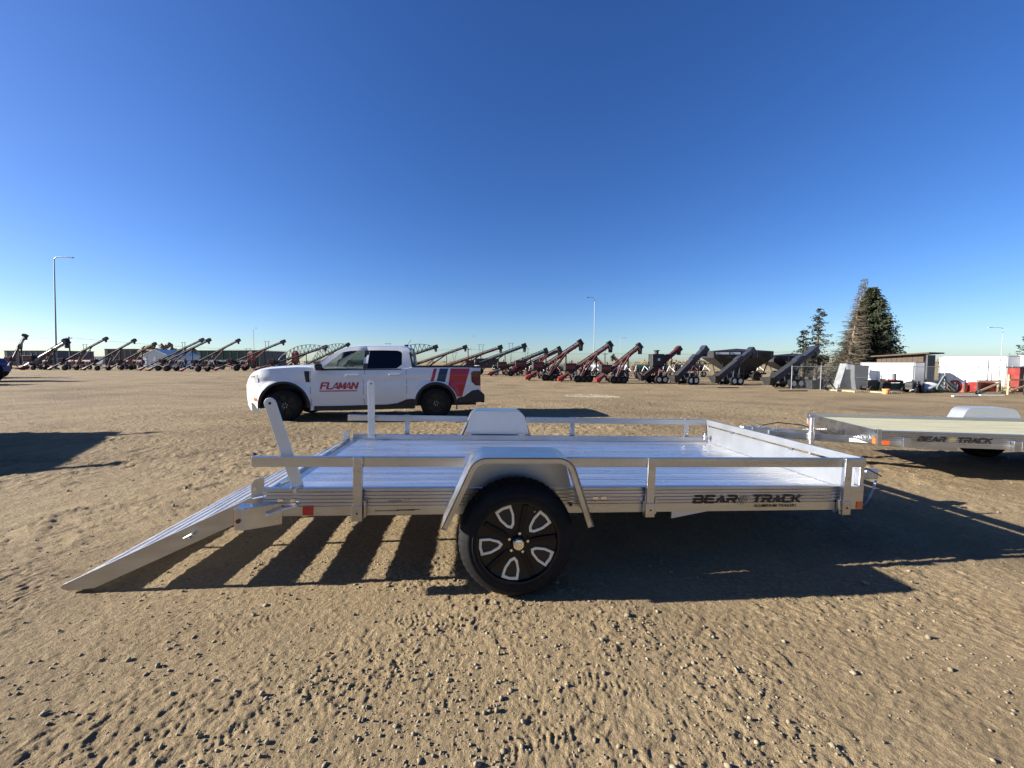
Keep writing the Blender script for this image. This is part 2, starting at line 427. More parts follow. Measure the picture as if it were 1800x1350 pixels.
def ground_material():
    m = bpy.data.materials.new('dry_dirt_lot'); m.use_nodes = True
    nt = m.node_tree; b = nt.nodes['Principled BSDF']; L = nt.links.new
    b.inputs['Roughness'].default_value = 0.95; b.inputs['Specular IOR Level'].default_value = 0.15
    tc = nt.nodes.new('ShaderNodeTexCoord')
    tint = lambda c: c if c[0] == c[1] else (c[0] * .745, c[1] * .735, c[2] * .675)
    def noise(sc, det=5, rough=0.6):
        n = nt.nodes.new('ShaderNodeTexNoise'); n.inputs['Scale'].default_value = sc; n.inputs['Detail'].default_value = det; n.inputs['Roughness'].default_value = rough
        L(tc.outputs['Object'], n.inputs['Vector']); return n.outputs['Fac']
    def ramp(f, a, b_, c0, c1):
        r = nt.nodes.new('ShaderNodeValToRGB'); r.color_ramp.elements[0].position = a; r.color_ramp.elements[1].position = b_
        r.color_ramp.elements[0].color = tint(c0) + (1,); r.color_ramp.elements[1].color = tint(c1) + (1,); L(f, r.inputs[0]); return r.outputs[0]
    def mix(f, a, b_):
        x = nt.nodes.new('ShaderNodeMix'); x.data_type = 'RGBA'; L(f, x.inputs[0]); L(a, x.inputs[6])
        if isinstance(b_, tuple): x.inputs[7].default_value = tint(b_) + (1,)
        else: L(b_, x.inputs[7])
        return x.outputs[2]
    c = ramp(noise(0.7, 8), 0.32, 0.68, (0.225, 0.165, 0.098), (0.36, 0.275, 0.172))
    fine = ramp(noise(38, 8, 0.75), 0.34, 0.66, (0.145, 0.108, 0.068), (0.47, 0.365, 0.235))
    mfac = nt.nodes.new('ShaderNodeValue'); mfac.outputs[0].default_value = 0.5
    c = mix(mfac.outputs[0], c, fine)
    # damp darker soil patches
    damp = ramp(noise(0.31, 7, .65), 0.46, 0.66, (0, 0, 0), (0.75, 0.75, 0.75))
    c = mix(damp, c, (0.165, 0.122, 0.080))
    # pale dusty spots
    pale = ramp(noise(9, 3), 0.62, 0.78, (0, 0, 0), (0.5, 0.5, 0.5))
    c = mix(pale, c, (0.45, 0.36, 0.24))
    # far beyond the lot: straw-coloured stubble
    sep = nt.nodes.new('ShaderNodeSeparateXYZ'); L(tc.outputs['Object'], sep.inputs[0])
    ln = nt.nodes.new('ShaderNodeVectorMath'); ln.operation = 'LENGTH'; L(tc.outputs['Object'], ln.inputs[0])
    ad = nt.nodes.new('ShaderNodeMath'); ad.operation = 'MULTIPLY_ADD'; L(noise(0.02, 3), ad.inputs[0]); ad.inputs[1].default_value = 40; L(ln.outputs['Value'], ad.inputs[2])
    mr = nt.nodes.new('ShaderNodeMapRange'); mr.inputs[1].default_value = 104; mr.inputs[2].default_value = 116; L(ad.outputs[0], mr.inputs[0])
    straw = ramp(noise(0.06, 8), 0.3, 0.7, (0.20, 0.16, 0.085), (0.38, 0.31, 0.18))
    c = mix(mr.outputs[0], c, straw)
    L(c, b.inputs['Base Color'])
    add = nt.nodes.new('ShaderNodeMath'); add.operation = 'MULTIPLY_ADD'; L(noise(120, 4, .7), add.inputs[0]); add.inputs[1].default_value = 0.6; L(noise(45, 6, 0.7), add.inputs[2])
    bp = nt.nodes.new('ShaderNodeBump'); bp.inputs['Strength'].default_value = 1.0; bp.inputs['Distance'].default_value = 0.014
    L(add.outputs[0], bp.inputs['Height'])
    # coarse lumps where the mesh gets too wide to carry them
    bp2 = nt.nodes.new('ShaderNodeBump'); bp2.inputs['Distance'].default_value = 0.11
    L(noise(9, 6, 0.65), bp2.inputs['Height'])
    mr2 = nt.nodes.new('ShaderNodeMapRange'); mr2.inputs[1].default_value = 3; mr2.inputs[2].default_value = 9; mr2.inputs[3].default_value = 0.0; mr2.inputs[4].default_value = 0.9
    L(ln.outputs['Value'], mr2.inputs[0]); L(mr2.outputs[0], bp2.inputs['Strength'])
    L(bp.outputs[0], bp2.inputs['Normal'])
    L(bp2.outputs[0], b.inputs['Normal'])
    return m

ground = make_ground()
ground.data.materials.append(ground_material())

def ico(sub):
    bm = bmesh.new(); bmesh.ops.create_icosphere(bm, subdivisions=sub, radius=1)
    v = np.array([x.co[:] for x in bm.verts]); f = np.array([[y.index for y in x.verts] for x in bm.faces]); bm.free(); return v, f

def scatter_stones(name, label, m, xs, ys, sizes, sub=1, kind_cat='gravel', sink=0.25):
    bv, bf = ico(sub); n = len(xs); nv = len(bv)
    zs = relief(xs.copy(), ys.copy())
    jit = RNG.uniform(0.62, 1.25, (n, nv, 1))
    sc = RNG.uniform(0.65, 1.3, (n, 1, 3)); sc[:, :, 2] *= 0.72
    P = bv[None] * jit * sc * sizes[:, None, None]
    a = RNG.uniform(0, 6.28, n); ca, sa = np.cos(a)[:, None], np.sin(a)[:, None]
    x = P[..., 0] * ca - P[..., 1] * sa; y = P[..., 0] * sa + P[..., 1] * ca
    co = np.stack([x + xs[:, None], y + ys[:, None], P[..., 2] + zs[:, None] + sizes[:, None] * sink], -1).reshape(-1, 3).astype(np.float32)
    fc = (bf[None] + (np.arange(n) * nv)[:, None, None]).reshape(-1, 3).astype(np.int32)
    me = bpy.data.meshes.new(name); me.vertices.add(len(co)); me.vertices.foreach_set('co', co.ravel())
    me.loops.add(fc.size); me.loops.foreach_set('vertex_index', fc.ravel())
    me.polygons.add(len(fc)); me.polygons.foreach_set('loop_start', (np.arange(len(fc)) * 3).astype(np.int32))
    me.update(calc_edges=True); me.validate(); me.materials.append(m)
    o = bpy.data.objects.new(name, me); COL.objects.link(o)
    return tag(o, label, kind_cat, None, 'stuff')

def stone_xy(n, r0, r1, a0=-58, a1=64):
    r = np.exp(RNG.uniform(math.log(r0), math.log(r1), n)); a = np.radians(RNG.uniform(a0, a1, n))
    x, y = r * np.sin(a), r * np.cos(a)
    keep = RNG.uniform(0, 1, n) < (0.25 + 0.75 * sstep(0.4, 0.62, fbm(x, y, 0.55, 2, 91)))
    return x[keep], y[keep]
xs, ys = stone_xy(15000, 1.15, 9)
scatter_stones('loose_gravel', 'small loose stones and dirt crumbs strewn over the lot', STONE, xs, ys, np.clip(RNG.lognormal(math.log(0.0036), 0.5, len(xs)), 0.002, 0.015), 1)
xs, ys = stone_xy(150, 1.25, 7)
scatter_stones('loose_stones', 'thumb sized stones lying on the dirt in front of the trailer', STONE, xs, ys, np.clip(RNG.lognormal(math.log(0.0095), 0.35, len(xs)), 0.008, 0.026), 2)
# the pale heap of gravel beyond the truck
pc = gnd(1040, 697)
nn = 1500
a = RNG.uniform(0, 6.28, nn); rr = np.sqrt(RNG.uniform(0, 1, nn))
scatter_stones('pale_gravel_patch', 'pale patch of spread gravel on the lot beyond the trailer', PALE_STONE, pc.x + 1.6 * rr * np.cos(a), pc.y + 2.4 * rr * np.sin(a), np.clip(RNG.lognormal(math.log(0.016), 0.35, nn), 0.008, 0.05), 1)

# ------------------------------------------------------------------ lettering shared by the two trailers
GL = {'B': [((.0, 1), (.86, 1)), ((.16, .5), (.92, .5)), ((.0, 0), (.92, 0)), ((.86, 1), (.86, .5)), ((.92, .5), (.92, 0)), ((.06, .62), (.06, 0))],
      'E': [((.0, 1), (1, 1)), ((.06, .5), (.9, .5)), ((.0, 0), (1, 0)), ((.06, 1), (.06, 0))],
      'A': [((.0, -.06), (.56, 1.04)), ((.56, 1.04), (1, -.06)), ((.4, .22), (.84, .22))],
      'R': [((.06, .66), (.06, -.08)), ((.0, 1), (.94, 1)), ((.94, 1), (.94, .48)), ((.06, .46), (.94, .46)), ((.5, .44), (1, -.06))],
      'T': [((.0, 1), (1.06, 1)), ((.5, 1), (.5, -.08))],
      'C': [((.06, 1), (1, 1)), ((.06, 1), (.06, 0)), ((.06, 0), (1, 0))],
      'F': [((.0, 1), (1, 1)), ((.06, .52), (.86, .52)), ((.06, 1), (.06, -.08))],
      'L': [((.06, 1.08), (.06, 0)), ((.0, 0), (.9, 0))],
      'M': [((.04, -.08), (.04, 1.06)), ((.08, 1.04), (.5, .1)), ((.5, .1), (.98, 1.04)), ((1.0, 1.06), (1.0, -.08))],
      'N': [((.06, -.08), (.06, 1.06)), ((.08, 1.04), (.92, -.02)), ((.95, 1.08), (.95, -.06))],
      'K': [((.06, 1.08), (.06, -.08)), ((.14, .46), (1, 1.04)), ((.3, .52), (1, -.04))]}
def stroke_word(word, width, h, t, shear=0.22, fill=0.80):
    """a heavy extended word from straight strokes, in XZ, lower left corner at the origin"""
    k = MB(); n = len(word); adv = width / n; cw = adv * fill; q = 0; kern = 0.0
    for i, ch in enumerate(word):
        if i and word[i - 1] == 'L': kern -= adv * .13
        for (a, b) in GL[ch]:
            p0 = Vector((kern + i * adv + a[0] * cw, t / 2 + a[1] * (h - t))); p1 = Vector((kern + i * adv + b[0] * cw, t / 2 + b[1] * (h - t)))
            d = (p1 - p0).normalized(); nrm = Vector((-d.y, d.x)) * (t / 2)
            if abs(d.x) < 0.1: nrm = nrm * 1.35
            if abs(d.y) < 0.1: p1 = p1 + d * t * .3
            c = [p0 + nrm, p1 + nrm, p1 - nrm, p0 - nrm]
            q += 1; y = -0.00006 * (q % 7)
            k.add([(p.x + shear * p.y, y, p.y) for p in c], [(0, 1, 2, 3)])
    return k

def claw_emblem(w, h):
    k = MB()
    for i in range(4):
        x = w * (0.14 + 0.2 * i); a = (x + w * .20, h * (1.0 - .08 * abs(i - 1.5))); b = (x - w * .1, h * (.02 + .1 * abs(i - 1.3)))
        m = (0.5 * (a[0] + b[0]), 0.5 * (a[1] + b[1])); t = w * .055
        k.add([(a[0], -.0001 * i, a[1]), (m[0] + t, -.0001 * i, m[1]), (b[0], -.0001 * i, b[1]), (m[0] - t, -.0001 * i, m[1])], [(0, 1, 2, 3)])
    return k

def side_profile(y0, sgn, z0, z1, ribs=5):
    """an extruded side rail: flat foot, ribbed upper face. sgn=-1: ribs face -Y"""
    H = z1 - z0; d = 0.0055
    out = [(y0 - sgn * 0.038, z0), (y0, z0), (y0, z0 + H * .34)]
    step = H * .66 / ribs
    for i in range(ribs):
        b = z0 + H * .34 + i * step
        out += [(y0 - sgn * d, b + .003), (y0 - sgn * d, b + .009), (y0, b + .012), (y0, b + step - .002)]
    out += [(y0 - sgn * 0.004, z1), (y0 - sgn * 0.038, z1)]
    return out

def plank_profile(y0, y1, z1, th, ribs=4, d=0.007, lap=0.0):
    out = [(y0 - lap, z1 - th), (y0 - lap, z1 - .016), (y0, z1 - .016), (y0, z1 - .004), (y0 + .004, z1)]
    w = (y1 - y0 - .008) / ribs
    for i in range(ribs):
        b = y0 + .004 + i * w
        out += [(b + w * .60, z1), (b + w * .68, z1 - d), (b + w * .92, z1 - d), (b + w, z1)]
    out += [(y1, z1 - .004), (y1, z1 - .016), (y1 + lap, z1 - .016), (y1 + lap, z1 - th)]
    return out

# ------------------------------------------------------------------ wheel
def trailer_wheel(parent, cx, cy, cz, R, W, sgn, rim=True):
    """outer face at cy, tyre runs inwards by W (sgn = direction inwards along Y)"""
    w = thing('wheel', (cx, cy, cz)); w.parent = parent
    pr = [(.68, .012), (.70, .004), (.745, .000), (.752, -.0015), (.765, -.0015), (.772, .001), (.82, .003), (.826, .0015), (.86, .004), (.866, .006), (.90, .012), (.955, .028), (.985, .045), (.998, .052), (.998, .066), (.978, .067), (.978, .074), (1.0, .075), (1.0, .098), (.978, .099), (.978, .106), (1.0, .107),
          (1.0, .130), (.978, .131), (.978, .138), (.998, .139), (.998, .153), (.985, .16), (.955, .177), (.90, .193), (.82, .202), (.68, .192)]
    pr = [(r * R, sgn * y * W / .205) for r, y in pr]
    def tread(r, y, i, k):
        if k in (11, 12, 13, 14) or k in (25, 26, 27, 28): return r - (0.0035 if i % 3 == 0 else 0)
        if k in (17, 18, 21, 22): return r - (0.004 if (i + k) % 4 == 0 else 0)
        return r
    MB().lathe(pr, (0, 0, 0), 150, tread).build('tyre', RUBBER, w, smooth=35)
    r0 = R * .70
    if not rim:
        MB().lathe([(r0, sgn * .03), (r0 * .9, sgn * .04), (r0 * .5, sgn * .05), (.03, sgn * .05), (0.001, sgn * .05)], (0, 0, 0), 40).build('rim', STEEL, w, smooth=40)
        return w
    rm = MB().lathe([(r0 + .004, sgn * .014), (r0 + .002, sgn * .004), (r0 - .008, sgn * .004), (r0 - .011, sgn * .026), (r0 - .016, sgn * .029), (.11, sgn * .028), (.080, sgn * .020), (.062, sgn * .026), (.04, sgn * .026), (.034, sgn * .012), (.001, sgn * .012)], (0, 0, 0), 64).build('rim', RIM_BLACK, w, smooth=35)
    for k in range(5):
        t = math.radians(115 + 72 * k)
        o = [(.206, -.047), (.213, 0), (.206, .047), (.150, .042), (.100, .022), (.082, 0), (.100, -.022), (.150, -.042)]
        i = [(.192, -.033), (.198, 0), (.192, .033), (.150, .029), (.110, .012), (.100, 0), (.110, -.012), (.150, -.029)]
        sc = 1.04 * R / .335
        f = lambda u, v, d: ((u * math.cos(t) - v * math.sin(t)) * sc, d, (u * math.sin(t) + v * math.cos(t)) * sc)
        MB().ring(o, i, f, sgn * .018, sgn * .030).build('spoke_outline', RIM_EDGE, rm, bevel=.001)
        MB().prism([(a * .999, b * .99) for a, b in i], f, sgn * .0268, sgn * .0275).build('rim_window', INK, rm)
        t2 = math.radians(83 + 72 * k)
        MB().tube((.056 * math.cos(t2), sgn * .004, .056 * math.sin(t2)), (.056 * math.cos(t2), sgn * .03, .056 * math.sin(t2)), .0085, .0085, 6).build('lug_nut', CHROME, rm)
    for k in range(5):
        t = math.radians(115 + 36 + 72 * k)
        MB().bar((.07 * math.cos(t), sgn * .020, .07 * math.sin(t)), ((r0 - .016) * math.cos(t), sgn * .026, (r0 - .016) * math.sin(t)), .030, .016, (0, 1, 0)).build('spoke', RIM_GLOSS, rm, bevel=.004)
    t = math.radians(64); MB().tube(((r0 - .03) * math.cos(t), sgn * .03, (r0 - .03) * math.sin(t)), ((r0 - .035) * math.cos(t), sgn * .004, (r0 - .035) * math.sin(t)), .004, n=8).build('valve_stem', BOLT, rm)
    MB().lathe([(.034, sgn * .018), (.034, -sgn * .012), (.029, -sgn * .020), (.015, -sgn * .024), (.0005, -sgn * .025)], (0, 0, 0), 28).build('hub_cap', CHROME, rm, smooth=40)
    return w

def fender(parent, Yo, Yi, x0, sgn, mtl=ALU, drop=0.0):
    """bent strip: outer edge at Yo with a lip, inner edge against the frame at Yi"""
    pts = [(-.180, .440), (-.063, .800)]
    def arc(c, r, a0, a1, n=7):
        return [(c[0] + r * math.cos(math.radians(a0 + (a1 - a0) * i / n)), c[1] + r * math.sin(math.radians(a0 + (a1 - a0) * i / n))) for i in range(n + 1)]
    L = [(-.435, .440)] + arc((-.190, .722), .112, 162, 90) + arc((.205, .722), .112, 90, 18) + [(.425, .440)]
    L = [(x + x0, z - drop) for x, z in L]
    t = .004; k = MB(); n = len(L)
    def off(i, d):
        a = Vector(L[max(0, i - 1)]); b = Vector(L[min(n - 1, i + 1)]); v = (b - a).normalized()
        return (L[i][0] - v.y * d, L[i][1] + v.x * d)
    # section: from inner edge to outer edge, then lip turned down
    sec = [(Yi, 0), (Yo - sgn * -.012, 0), (Yo, -.010), (Yo, -.034), (Yo + sgn * .005, -.034), (Yo + sgn * .005, -.010), (Yo + sgn * .014, -t), (Yi, -t)]
    m = len(sec); vs = []
    for i in range(n):
        for (y, d) in sec:
            p = off(i, d); vs.append((p[0], y, p[1]))
    fs = [(i * m + j, (i + 1) * m + j, (i + 1) * m + (j + 1) % m, i * m + (j + 1) % m) for i in range(n - 1) for j in range(m)]
    fs += [tuple(range(m)), tuple((n - 1) * m + j for j in range(m))[::-1]]
    k.add(vs, fs)
    fo = k.build('fender', mtl, parent, smooth=40)
    ip = [(p[0], p[1] - .004) for p in L[1:-1]]
    ip = [(ip[0][0] - .045, .58 - drop * .6)] + ip + [(ip[-1][0] + .045, .58 - drop * .6)]
    MB().prism(ip, XZ, Yi + sgn * .004, Yi + sgn * .001).build('inner_panel', ALU_DULL, fo)
    for x in (x0 - .27, x0 + .27):
        MB().tube((x, Yi - sgn * .003, .545), (x, Yi - sgn * .012, .545), .011, n=6).build('bolt', BOLT, fo)
    return fo

# ------------------------------------------------------------------ the near trailer (axes: x along it towards the hitch, y away, origin on the ground under its axle)
XA, YA = 0.25, 3.315
T = thing('utility_trailer', (XA, YA, 0), 0, 'silver aluminum utility trailer with side rails and its rear loading ramp lowered', 'trailer')
T.rotation_euler = (0, 0.0285, 0)
HW = 0.905                                             # half width of the frame
XR, XF = -1.24 - XA, 2.69 - XA                         # rear and front ends
ZB, ZT, ZD, ZR0, ZR1 = .410, .575, .520, .712, .772    # frame foot, frame top, deck, rail
for s in (-1, 1):
    MB().prism(side_profile(s * HW, s, ZB, ZT), YZ, XR, XF - .10).build('side_frame', ALU, T)
    MB().box(XF - .0995, XF, s * HW, s * (HW - .04), ZB, ZT - .001).build('corner_cap', ALU, T, bevel=.003)
for s, xl, xr in ((-1, -1.29, 2.665), (1, -1.30, 2.66)):
    yc = s * (HW + .008)
    for xa_, xb_ in ((xl - XA, -.312), (.322, xr - XA)):
        MB().box(xa_, xb_, yc - .017, yc + .017, ZR0, ZR1).build('top_rail', ALU, T, bevel=.003)
    xs_ = (-.69, 1.125, 2.515) if s < 0 else (-.70, 1.10, 2.44)
    for x in xs_:
        p = MB().box(x - XA - .026, x - XA + .026, s * (HW + .018), s * (HW + .046), ZB + .02, ZR1 + .003).build('post', ALU, T, bevel=.003)
        MB().box(x - XA - .034, x - XA + .030, s * (HW + .002), s * (HW + .052), ZB - .018, ZB + .075).build('pocket', ALU, p, bevel=.003)
        MB().box(x - XA + .036, x - XA + .046, s * (HW + .0005), s * (HW + .035), ZB, ZB + .10).build('pocket_weld_plate', ALU, p)
        MB().tube((x - XA, s * (HW + .052), ZB + .03), (x - XA, s * (HW + .056), ZB + .03), .006, n=6).build('bolt', DARK_STEEL, p)
# deck planks run the length of the trailer
NP = 11; pw = (2 * (HW - .038)) / NP
for i in range(NP):
    y0 = -(HW - .038) + i * pw
    MB().prism(plank_profile(y0 + .0025, y0 + pw - .0025, ZD, .03, lap=.0024), YZ, XR + .06, XF - .032).build('deck_plank', ALU_DECK, T)
for x in (-1.2, -.75, -.2, .2, .7, 1.2, 1.7, 2.1):
    MB().box(x - .03, x + .03, -(HW - .04), HW - .04, ZB + .005, ZD - .031).build('crossmember', ALU_DULL, T)
MB().box(XR, XR + .058, -(HW - .039), HW - .039, ZB, ZD - .004).build('rear_crossmember', ALU, T, bevel=.004)
MB().box(XF - .03, XF + .02, -(HW - .042), HW - .042, ZB, ZD + .001).build('front_crossmember', ALU, T, bevel=.004)
# front bulkhead
bh = MB().box(XF - .030, XF - .024, -(HW - .045), HW - .045, ZD + .002, ZR0 - .014).build('bulkhead_panel', BULK, T)
MB().box(XF - .036, XF - .002, -(HW - .012), HW - .012, ZR0 + .001, ZR1 + .002).build('bulkhead_bar', BULK, T, bevel=.003)
for s in (-1, 1):
    MB().box(XF - .034, XF - .002, s * (HW - .044), s * (HW - .004), ZT + .001, ZR0).build('bulkhead_post', ALU, bh, bevel=.003)
for y in (-.3, .45):
    MB().box(XF - .037, XF - .020, y - .02, y + .02, ZR0 - .02, ZR0 + .004).build('clip', ALU, bh)
MB().tube((XF - .05, HW - .12, ZT + .01), (XF - .16, HW - .06, ZT + .03), .006).tube((XF - .1, HW - .1, ZT - .01), (XF - .1, HW - .1, ZT + .05), .012).build('tie_down', BOLT, T)
# running gear
for s in (-1, 1):
    trailer_wheel(T, 0, s * (HW + .262), .338, .338, .225, -s)
    fender(T, s * (HW + .272), s * (HW + .004), 0.005, s)
MB().bar((0, -HW - .02, .335), (0, HW + .02, .335), .06, .06).build('axle', DARK_STEEL, T)
for s in (-1, 1):
    MB().bar((-.28, s * .70, .395), (.30, s * .70, .395), .05, .03).bar((-.24, s * .70, .405), (0, s * .70, .30), .05, .012).bar((.26, s * .70, .405), (0, s * .70, .30), .05, .012).build('leaf_spring', DARK_STEEL, T)
    MB().bar((.30, s * (HW - .02), .50), (.42, s * (HW - .02), .40), .02, .04).tube((.36, s * (HW - .01), .47), (.36, s * (HW + .02), .47), .012).build('spring_hanger', DARK_STEEL, T)
MB().prism([(1.30 - XA, ZB - .002), (1.55 - XA, ZB - .002), (1.30 - XA, ZB - .048)], XZ, -HW + .006, -HW + .016).build('gusset', ALU_DULL, T)
# tongue, coupler and jack
MB().bar((1.5, -.62, .37), (3.25, -.05, .37), .05, .08).bar((1.5, .62, .37), (3.25, .05, .37), .05, .08).build('tongue', ALU, T, bevel=.003)
cp = MB().bar((3.15, 0, .395), (3.45, 0, .395), .10, .07).prism([(3.42, -.05), (3.56, -.04), (3.60, 0), (3.56, .04), (3.42, .05)], lambda u, v, d: (u, v, d), .36, .445).build('coupler', STEEL, T, bevel=.006)
MB().bar((3.30, 0, .45), (3.45, 0, .50), .03, .012).tube((3.30, -.03, .45), (3.30, .03, .45), .012).build('latch_lever', BOLT, cp)
jk = MB().tube((3.02, -.14, .03), (3.02, -.14, .52), .028).tube((3.02, -.14, .005), (3.02, -.14, .03), .07).build('jack', STEEL, T, smooth=40)
MB().tube((3.02, -.14, .53), (3.02, -.26, .53), .008).tube((3.02, -.26, .53), (3.02, -.26, .62), .012).build('crank_handle', BOLT, jk)
for s in (-1, 1):
    ch = MB()
    for i in range(12):
        a = i / 12; b = (i + 1) / 12
        f = lambda q: (3.08 + .42 * q, s * (.07 + .06 * math.sin(q * 3.1)), .36 - .22 * math.sin(q * 3.14))
        ch.bar(f(a), f(b), .016 if i % 2 else .007, .007 if i % 2 else .016)
    ch.build('safety_chain', STEEL, T)
MB().path([(2.3, -.1, .40), (2.7, -.12, .34), (3.1, -.1, .43), (3.4, -.07, .47), (3.5, -.12, .41)], .007).build('wiring_harness', BLACK, T)
# markers and small fittings on the near side
MB().box(XF - .052, XF - .008, -HW - .004, -HW - .0005, ZB + .006, ZB + .055).build('orange_reflector', ORANGE_LENS, T)
MB().tube((XF - .115, -HW - .0005, ZB + .04), (XF - .115, -HW - .006, ZB + .04), .011, n=14).build('side_marker_lamp', DARK_LENS, T)
MB().box(-1.015 - XA, -.955 - XA, -HW - .004, -HW - .0005, ZB + .005, ZB + .058).build('red_reflector', RED_LENS, T)
for x in (-1.14, -1.07, 1.02 - .245, 1.02 - .19):
    z = ZB + .095
    o = [(x - XA + a, z + b) for a, b in ((-.017, -.005), (-.012, -.008), (.012, -.008), (.017, -.005), (.017, .005), (.012, .008), (-.012, .008), (-.017, .005))]
    MB().prism(o, XZ, -HW - .0035, -HW - .0008).build('oval_slot_cover', CHROME, T)
# rear corners: lamp housing, hinge plates, latch rods
for s in (-1, 1):
    h = [(-1.352, HW + .085), (-1.300, HW + .085), (-1.130, HW + .001), (-1.352, HW + .001)]
    lh = MB().prism([(x - XA, s * y) for x, y in h], lambda u, v, d: (u, v, d), .362, .490).build('lamp_housing', ALU, T, bevel=.003)
    MB().tube((-1.328 - XA, s * (HW + .0855), .418), (-1.328 - XA, s * (HW + .091), .418), .013, n=16).build('marker_lamp', DARK_LENS, lh)
    MB().box(-1.3575 - XA, -1.3535 - XA, s * (HW + .012), s * (HW + .078), .38, .475).build('tail_lamp', RED_LENS, lh)
    MB().box(-1.305 - XA, -1.297 - XA, s * (HW + .0855), s * (HW + .089), .363, .489).build('seam', ALU_DULL, lh)
    hp = [(-1.335, .49), (-1.335, .585), (-1.318, .612), (-1.29, .622), (-1.262, .622), (-1.262, .49)]
    pl = MB().prism([(x - XA, z) for x, z in hp], XZ, s * (HW - .060), s * (HW - .066)).build('hinge_plate', ALU, T, bevel=.001)
    MB().tube((-1.315 - XA, s * (HW - .057), .555), (-1.315 - XA, s * (HW - .075), .555), .012, n=12).build('hinge_bolt', BOLT, pl)
    MB().tube((-1.19 - XA, s * (HW + .05), .440), (-1.035 - XA, s * (HW + .014), .478), .0055).tube((-1.20 - XA, s * (HW + .03), .438), (-1.188 - XA, s * (HW + .056), .440), .009).tube((-1.048 - XA, s * (HW + .001), .478), (-1.048 - XA, s * (HW + .024), .478), .008).build('latch_rod', BOLT, T)
    MB().tube((-1.30 - XA, s * (HW - .01), .512), (-1.22 - XA, s * (HW - .005), .530), .006).build('latch_pin', BOLT, T)
# ramp support arms
for s, top in ((-1, (-1.225, 1.075)), (1, (-1.055, 1.105))):
    b = Vector(((-1.06 if s < 0 else -1.045) - XA, .545)); t_ = Vector((top[0] - XA, top[1])); d = (t_ - b).normalized(); nrm = Vector((-d.y, d.x)); w = .034
    out = [b + nrm * w, b - nrm * w]
    for i in range(9):
        a = math.pi * i / 8
        out.append(t_ - nrm * (w * math.cos(a)) + d * (w * math.sin(a)))
    ya = -(HW - .055) if s < 0 else HW - .065
    arm = MB().prism([(p.x, p.y) for p in out], XZ, ya, ya + .010).build('ramp_support_arm', ALU_DULL, T, bevel=.0015)
    MB().tube((t_.x, ya - .0004, t_.y), (t_.x, ya + .0104, t_.y), .009, n=14).build('hole', INK, arm)
    MB().tube((b.x + .004, ya + .02, b.y + .02), (b.x + .004, (-HW - .012) if s < 0 else ya - .012, b.y + .02), .012, n=6).build('pivot_bolt', BOLT, arm)
for x0, x1, z0, z1 in ((-.60, -.46, .024, .028), (-.47, -.36, .026, .033), (-.40, -.33, .030, .034), (-.52, -.44, .086, .089)):
    MB().box(x0 - XA, x1 - XA, -HW - .0012, -HW - .0006, ZB + z0, ZB + z1).build('scuff_mark', INK, T)
# lettering on the near side frame
def side_decal(parent, mb, name, m, x, z, y): shift(mb, x, y, z); return mb.build(name, m, parent)
yd = -HW - .0018
side_decal(T, stroke_word('BEAR', .315, .056, .0135), 'brand_lettering', INK, 1.442 - XA, ZB + .052, yd)
side_decal(T, stroke_word('TRACK', .360, .056, .0135), 'brand_lettering', INK, 1.862 - XA, ZB + .052, yd)
side_decal(T, claw_emblem(.095, .092), 'claw_emblem', GREY_INK, 1.750 - XA, ZB + .028, yd)
side_decal(T, claw_emblem(.075, .066), 'claw_emblem', GOLD_INK, 1.766 - XA, ZB + .046, yd - .0006)
side_decal(T, text_mb('ALUMINUM TRAILERS', .315, .020, .25, .012), 'small_lettering', INK, 1.872 - XA, ZB + .024, yd)

# loading ramp
tipx, tipz, hx, hz = -2.40 - XA, -.035, -1.285 - XA, .515
rd = Vector((hx - tipx, hz - tipz)); RL = rd.length; rd.normalize(); rn = Vector((-rd.y, rd.x))
def RM(s_, n_): p = Vector((tipx, tipz)) + rd * s_ + rn * n_; return (p.x, p.y)
ramp = thing('ramp', (0, 0, 0)); ramp.parent = T
RY = HW - .078
for y in (-RY, -.28, .28, RY):
    prof = [RM(0, .0), RM(.02, .012), RM(RL, .012), RM(RL, -.075), RM(RL * .93, -.098), RM(RL * .13, -.085), RM(.03, -.035)] if abs(y) > .5 else [RM(.08, -.034), RM(RL, -.034), RM(RL, -.07), RM(.1, -.06)]
    yy = (y, y + .028) if y < 0 else (y - .028, y)
    MB().prism(prof, XZ, *yy).build('side_stringer' if abs(y) > .5 else 'inner_stringer', ALU, ramp, bevel=.002)
cent = [0.165, .355, .523, .687, .857]
edges = [0.012] + [c + e for c in cent for e in (-.0325, .0325)] + [.985]
for a, b in zip(edges[0::2], edges[1::2]):
    pp = plank_profile(a * RL, b * RL, .006, .022, 4, .007)
    MB().prism(pp, lambda u, v, d: (RM(u, v)[0], d, RM(u, v)[1]), -RY + .029, RY - .029).build('ramp_plank', ALU_DECK, ramp)
pr_ = RM(RL * .62, -.038)
MB().tube((pr_[0] - .03, -RY - .004, pr_[1] - .02), (pr_[0] + .03, -RY - .012, pr_[1] + .012), .006).tube((pr_[0] + .028, -RY + .002, pr_[1] + .012), (pr_[0] + .028, -RY - .02, pr_[1] + .010), .009).tube((pr_[0] - .02, -RY, pr_[1] - .005), (pr_[0] + .01, -RY - .008, pr_[1] - .02), .005).build('latch_pin', BOLT, ramp)
for y in (-.72, -.24, .24, .72):
    MB().tube((hx + .012, y - .09, hz - .004), (hx + .012, y + .09, hz - .004), .014).build('hinge', ALU, ramp, smooth=40)

